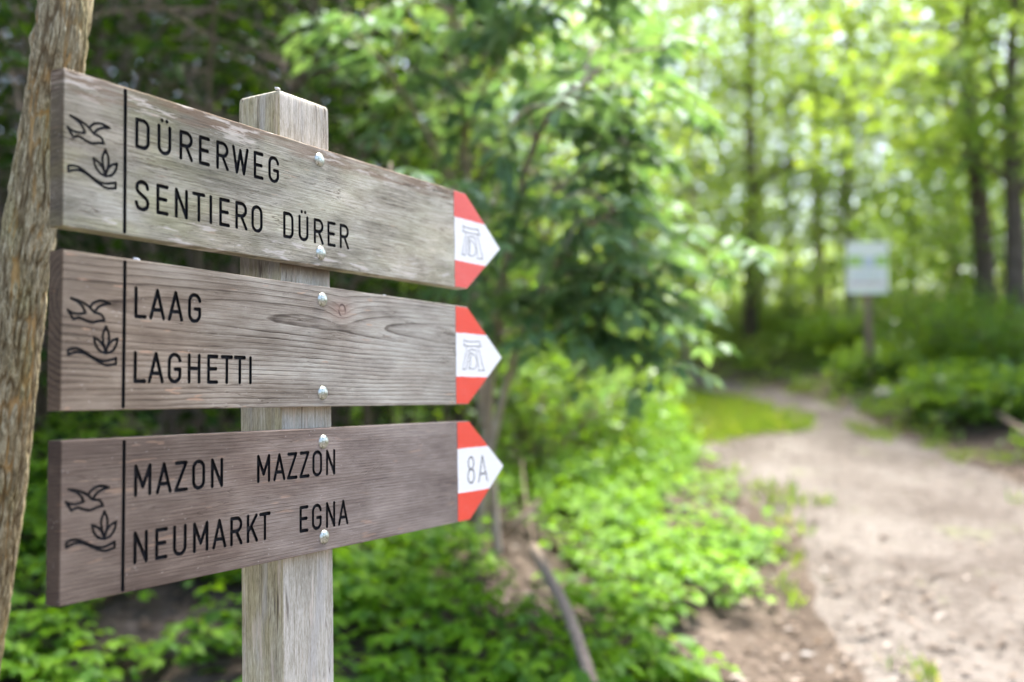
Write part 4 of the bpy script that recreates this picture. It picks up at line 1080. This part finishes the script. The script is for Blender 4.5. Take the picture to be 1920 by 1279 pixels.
# ---- herb layer on the bank and under the trees
def herbs():
    rng = np.random.default_rng(5)
    n = 9500
    x = rng.uniform(-4.2, 1.75, n); y = 2.5 + 8.5 * rng.random(n) ** 1.1
    dens = vnoise(x * 2.1, y * 2.1, 0, 8) * .6 + vnoise(x * 5.5, y * 5.5, 0, 9) * .4
    edge = np.interp(y, PL[:, 0], PL[:, 1]) - .14 - .72 * sstep(6, 3.4, y)
    k = (dens > .385) & (x < edge + (vnoise(x * 3, y * 3, 0, 4) - .5) * .5)
    x, y = x[k], y[k]; n = len(x); hh = rng.uniform(.06, .24, n) * (.6 + .8 * vnoise(x * 1.5, y * 1.5, 0, 61)); kind = vnoise(x * 1.3, y * 1.3, 0, 62) + rng.normal(size=n) * .1
    st = 4; X_, Y_, Z_ = [np.repeat(v, st) for v in (x, y, height(x, y))]; hh = np.repeat(hh, st); kind = np.repeat(kind, st); m = len(X_)
    a = rng.uniform(0, 2 * math.pi, m); ro = rng.uniform(.03, .11, m)
    tip = np.stack([X_ + np.cos(a) * ro, Y_ + np.sin(a) * ro, Z_ + hh * rng.uniform(.55, 1.1, m)], 1); sz = rng.uniform(.034, .078, m) * np.where(kind > .5, 1.0, .72) * (1 + .45 * sstep(5.5, 3.5, Y_))
    pos = np.repeat(tip, 3, 0); da = np.tile([-1.05, 0, 1.05], m) + np.repeat(a, 3)
    ax = np.stack([np.cos(da), np.sin(da), np.full(3 * m, -.28)], 1); nr = rng.normal(size=(3 * m, 3)) * .3 + [0, 0, 1.]; LL = np.repeat(sz, 3) * rng.uniform(.8, 1.15, 3 * m)
    o = leaves('ground_cover', np.array(pos), np.array(ax), np.array(nr), LL, LL * .62, M['leaf_herb'], None, True)
    tag(o, 'fresh green leafy herbs covering the bank below the signpost', 'herbs', None, 'stuff')
    # sparse creeping plants on the right verge
    n = 1500; x = rng.uniform(3.7, 10, n); y = rng.uniform(6, 18, n)
    k = (x > np.interp(y, PR[:, 0], PR[:, 1]) + .12) & (vnoise(x * 1.6, y * 1.6, 0, 18) > .38); x, y = x[k], y[k]
    tips = np.stack([x, y, height(x, y) + .10], 1)
    o = cloud_leaves('verge_cover', tips, .09, 14, (.05, .09), .6, M['leaf_mid'], None, rng); tag(o, 'low green plants on the right verge of the path', 'herbs', None, 'stuff')
    n = 500; x = rng.uniform(-2.5, 1.2, n); y = rng.uniform(9.5, 14, n); k = ~on_path(x, y, -.15) & (x < np.interp(y, PL[:, 0], PL[:, 1])) ; x, y = x[k], y[k]
    tips = np.stack([x, y, height(x, y) + .08], 1)
    o = cloud_leaves('bend_cover', tips, .10, 12, (.05, .09), .6, M['leaf_herb'], None, rng); tag(o, 'low bright plants on the inside of the path bend', 'herbs', None, 'stuff')
    n = 1300; y = rng.uniform(14.5, 23, n); x = rng.uniform(-1, 9, n); k = x > np.interp(y, PR[:, 0], PR[:, 1]) + .3; x, y = x[k], y[k]
    tips = np.stack([x, y, height(x, y) + rng.uniform(.05, .5, len(x))], 1)
    o = cloud_leaves('far_cover', tips, .16, 12, (.07, .12), .6, M['leaf_light'], None, rng); tag(o, 'light green undergrowth beyond the bend of the path', 'undergrowth', None, 'stuff')
herbs()
def grass():
    rng = np.random.default_rng(15)
    n = 26000; x = rng.uniform(.6, 4.4, n); y = rng.uniform(3, 15.5, n)
    l = np.interp(np.interp(y, PL[:, 0], np.arange(len(PL))), np.arange(len(PL)), PL[:, 1]); r_ = np.interp(y, PR[:, 0], PR[:, 1])
    dl, dr = x - l, r_ - x
    tong = (y > 9.0) & (dl < .12) & (dl > -1.9)
    rim = ((np.abs(dl) < .22) | (np.abs(dr) < .25)) & (vnoise(x * 4, y * 4, 0, 2) > .62)
    tuft = (vnoise(x * 2.6, y * 2.1, 0, 33) > .83) & (y > 6.0) & (dl > 0) & (dr > 0)
    k = tong | rim | tuft; x, y = x[k], y[k]
    x2 = rng.uniform(.9, 3.5, 15000); y2 = rng.uniform(9.0, 14.2, 15000); l2 = np.interp(np.interp(y2, PL[:, 0], np.arange(len(PL))), np.arange(len(PL)), PL[:, 1]); k2 = (x2 < l2 + .05 + (vnoise(x2 * 5, y2 * 5, 0, 71) - .5) * .7) & (vnoise(x2 * 3.1, y2 * 3.1, 0, 72) > .30)
    x = np.concatenate([x, x2[k2]]); y = np.concatenate([y, y2[k2]]); n = len(x)
    pos = np.stack([x, y, height(x, y) + .0], 1); ax = rng.normal(size=(n, 3)) * .45; ax[:, 2] = 1
    nr = rng.normal(size=(n, 3)); L = rng.uniform(.05, .13, n)
    o = leaves('grass', pos, ax, nr, L, L * .16, M['leaf_grass'], None); tag(o, 'short bright grass on the inside of the path bend and along its rims', 'grass', None, 'stuff')
grass()
def litter():
    rng = np.random.default_rng(25)
    n = 20000; x = rng.uniform(-3.0, 5.2, n); y = 2.4 + 9.6 * rng.random(n) ** 1.4
    l = np.interp(np.interp(y, PL[:, 0], np.arange(len(PL))), np.arange(len(PL)), PL[:, 1]); r_ = np.interp(y, PR[:, 0], PR[:, 1])
    d = np.maximum(l - x, x - r_)
    p = np.where(d > 0, .8, np.exp(d / (.30 + .6 * sstep(7, 3.5, y))) * .8) ; k = rng.random(n) < p; x, y = x[k], y[k]; n = len(x)
    onp = on_path(x, y)
    pos = np.stack([x, y, height(x, y) + .010 + .016 * onp + rng.random(n) * .008], 1); ax = rng.normal(size=(n, 3)); ax[:, 2] *= .12
    nr = rng.normal(size=(n, 3)) * .22; nr[:, 2] += 1; L = rng.uniform(.025, .07, n)
    o = leaves('leaf_litter', pos, ax, nr, L, L * rng.uniform(.3, .65, n), M['leaf_dry'], None); tag(o, 'brown fallen leaves strewn along the path edge and bank', 'leaf litter', None, 'stuff')
litter()
def pebbles():
    rng = np.random.default_rng(35)
    n = 5000; x = rng.uniform(.9, 4.2, n); y = rng.uniform(3, 11, n) ; k = on_path(x, y, .05); x, y = x[k], y[k]; n = len(x)
    oc = np.array([(1, 0, 0), (-1, 0, 0), (0, 1, 0), (0, -1, 0), (0, 0, 1), (0, 0, -1)], float); tri = np.array([(0, 2, 4), (2, 1, 4), (1, 3, 4), (3, 0, 4), (2, 0, 5), (1, 2, 5), (3, 1, 5), (0, 3, 5)])
    sz = rng.uniform(.004, .010, n)[:, None, None] * np.array([1, 1, .6])[None, None] * rng.uniform(.7, 1.3, (n, 6, 1))
    V = oc[None] * sz + np.stack([x, y, height(x, y) + .020], 1)[:, None]
    F = (np.arange(n)[:, None, None] * 6 + tri[None]).reshape(-1, 3)
    o = link('path_gravel', mesh_np('path_gravel', V.reshape(-1, 3), F, 3, False), M['pebble']); tag(o, 'small stones scattered on the trodden path', 'gravel', None, 'stuff')
pebbles()

# ---- fallen branches and stones
def branch(label, pts, r0, r1, seed, side=()):
    c = bez([np.array(p) for p in pts], 10); polys = [(c, np.linspace(r0, r1, len(c)))]
    for (i, e, r) in side: polys.append((bez([c[i], (c[i] + e) / 2 + [0, 0, .01], e], 4), np.linspace(r, r * .4, 9)))
    V, F = tubes(polys, 9, .18, seed)
    o = link('fallen_branch', mesh_np('fallen_branch', V, F, 4, True), M['dead_wood']); tag(o, label, 'branch', 'dead branches on the ground')
def gpt(px, py, lift):
    """ground point seen at a pixel, found by walking along the ray"""
    for d in np.arange(2.0, 30, .02):
        p = at(px, py, d)
        if p[2] < hz(p[0], p[1]) + lift: return np.array([p[0], p[1], hz(p[0], p[1]) + lift])
    return p
branch('long pale dead branch lying on the herb covered bank below the arrow tips', [gpt(1000, 1030, .20), gpt(1030, 1085, .22), gpt(1058, 1135, .22), gpt(1085, 1205, .20), gpt(1112, 1290, .16)], .025, .020, 1, ((14, gpt(1000, 1090, .02), .016),))
branch('short broken stick leaning up right of the pale stems', [gpt(945, 1005, .06), gpt(975, 975, .16), gpt(1014, 940, .26)], .016, .012, 2)
branch('thin dead twig upright below the lowest arrow tip', [gpt(1000, 1020, .05), gpt(985, 930, .22), gpt(978, 860, .35)], .007, .004, 3)
branch('pale dead branch on the ground at the right edge of the photo', [gpt(1850, 765, .10), gpt(1890, 790, .12), gpt(1940, 820, .10)], .024, .018, 4)
def rock(label, p, sz, seed):
    rng = np.random.default_rng(seed); nA, nB = 14, 9; V = []
    for j in range(nB):
        ph = math.pi * j / (nB - 1)
        for k in range(nA):
            th = 2 * math.pi * k / nA; q = np.array([math.sin(ph) * math.cos(th), math.sin(ph) * math.sin(th) * .8, math.cos(ph) * .55])
            V.append(p + q * sz * (.8 + .45 * float(fbm(q[0] * 1.7 + seed, q[1] * 1.7, q[2] * 1.7, seed, 3))))
    i = np.arange(nA * nB).reshape(nB, nA); j = np.roll(i, -1, 1); F = np.stack([i[:-1], i[1:], j[1:], j[:-1]], -1).reshape(-1, 4)
    o = link('stone', mesh_np('stone', np.array(V), F, 4, False), M['stone']); tag(o, label, 'stone', 'stones beside the path')
rock('pale stone among plants right of the path below the notice board', gpt(1665, 742, .05), .16, 1)
rock('pinkish stone half hidden in the right verge', gpt(1775, 785, .04), .13, 2)
rock('small pale stone in the herbs right of the fallen branch', gpt(1180, 1235, .03), .04, 3)

# ---- the notice board beside the path
def notice():
    d = 12.4; f = at(1632, 705, d); b = np.array([f[0], f[1], hz(f[0], f[1])])
    root = thing('notice_board', tuple(b), 'white printed notice panel on a brown wooden stake beside the path', 'sign')
    c = at(1623, 503, d); top = at(1622, 470, d)
    V, F = tubes([(bez([b - [0, 0, .3], (b + top) / 2, top + [0, .03, 0]], 8), np.full(17, .055))], 8, .08, 3)
    link('stake', mesh_np('stake', V, F, 4, True), M['post_brown'], root)
    w_, h_ = 74 / F_PX * d, 97 / F_PX * d
    ang = .12; ex = np.array([math.cos(ang), -math.sin(ang), -.02]); ez = np.array([0.02, 0, 1.]); ey = np.cross(ez, ex)
    c = c - np.array([0, .06, 0])
    mw = Matrix(((ex[0], ey[0], ez[0], c[0]), (ex[1], ey[1], ez[1], c[1]), (ex[2], ey[2], ez[2], c[2]), (0, 0, 0, 1)))
    def slab(nm, x0, x1, z0, z1, y0, y1, mat):
        bev = .003
        q = [(x0 + bev, z0), (x1 - bev, z0), (x1, z0 + bev), (x1, z1 - bev), (x1 - bev, z1), (x0 + bev, z1), (x0, z1 - bev), (x0, z0 + bev)]
        V = [(a, y0, b_) for a, b_ in q] + [(a, y1, b_) for a, b_ in q]; n = 8
        F = [list(range(n)), list(range(2 * n - 1, n - 1, -1))] + [[i, n + i, n + (i + 1) % n, (i + 1) % n] for i in range(n)]
        return link(nm, pymesh(nm, np.array(V), F), mat, root, mw)
    slab('panel', -w_ / 2, w_ / 2, -h_ / 2, h_ / 2, 0, .02, M['panel_white'])
    slab('printed_green_field', -w_ / 2 + .01, -.06, h_ * .03, h_ * .22, -.004, -.0005, M['panel_green'])
    slab('printed_green_field', .10, w_ / 2 - .01, h_ * .03, h_ * .22, -.004, -.0005, M['panel_green'])
    slab('printed_picture', -.055, .095, h_ * .0, h_ * .20, -.004, -.0005, M['panel_grey'])
    for tz in (-.06, -.12, -.18, -.24):
        slab('printed_text_line', -w_ / 2 + .05, w_ / 2 - .05 - .06 * (tz < -.2), h_ * tz - .006, h_ * tz + .006, -.004, -.0005, M['panel_grey'])
    slab('printed_pink_line', -w_ / 2 + .02, w_ / 2 - .02, -h_ * .34, -h_ * .28, -.004, -.0005, M['panel_pink'])
notice()
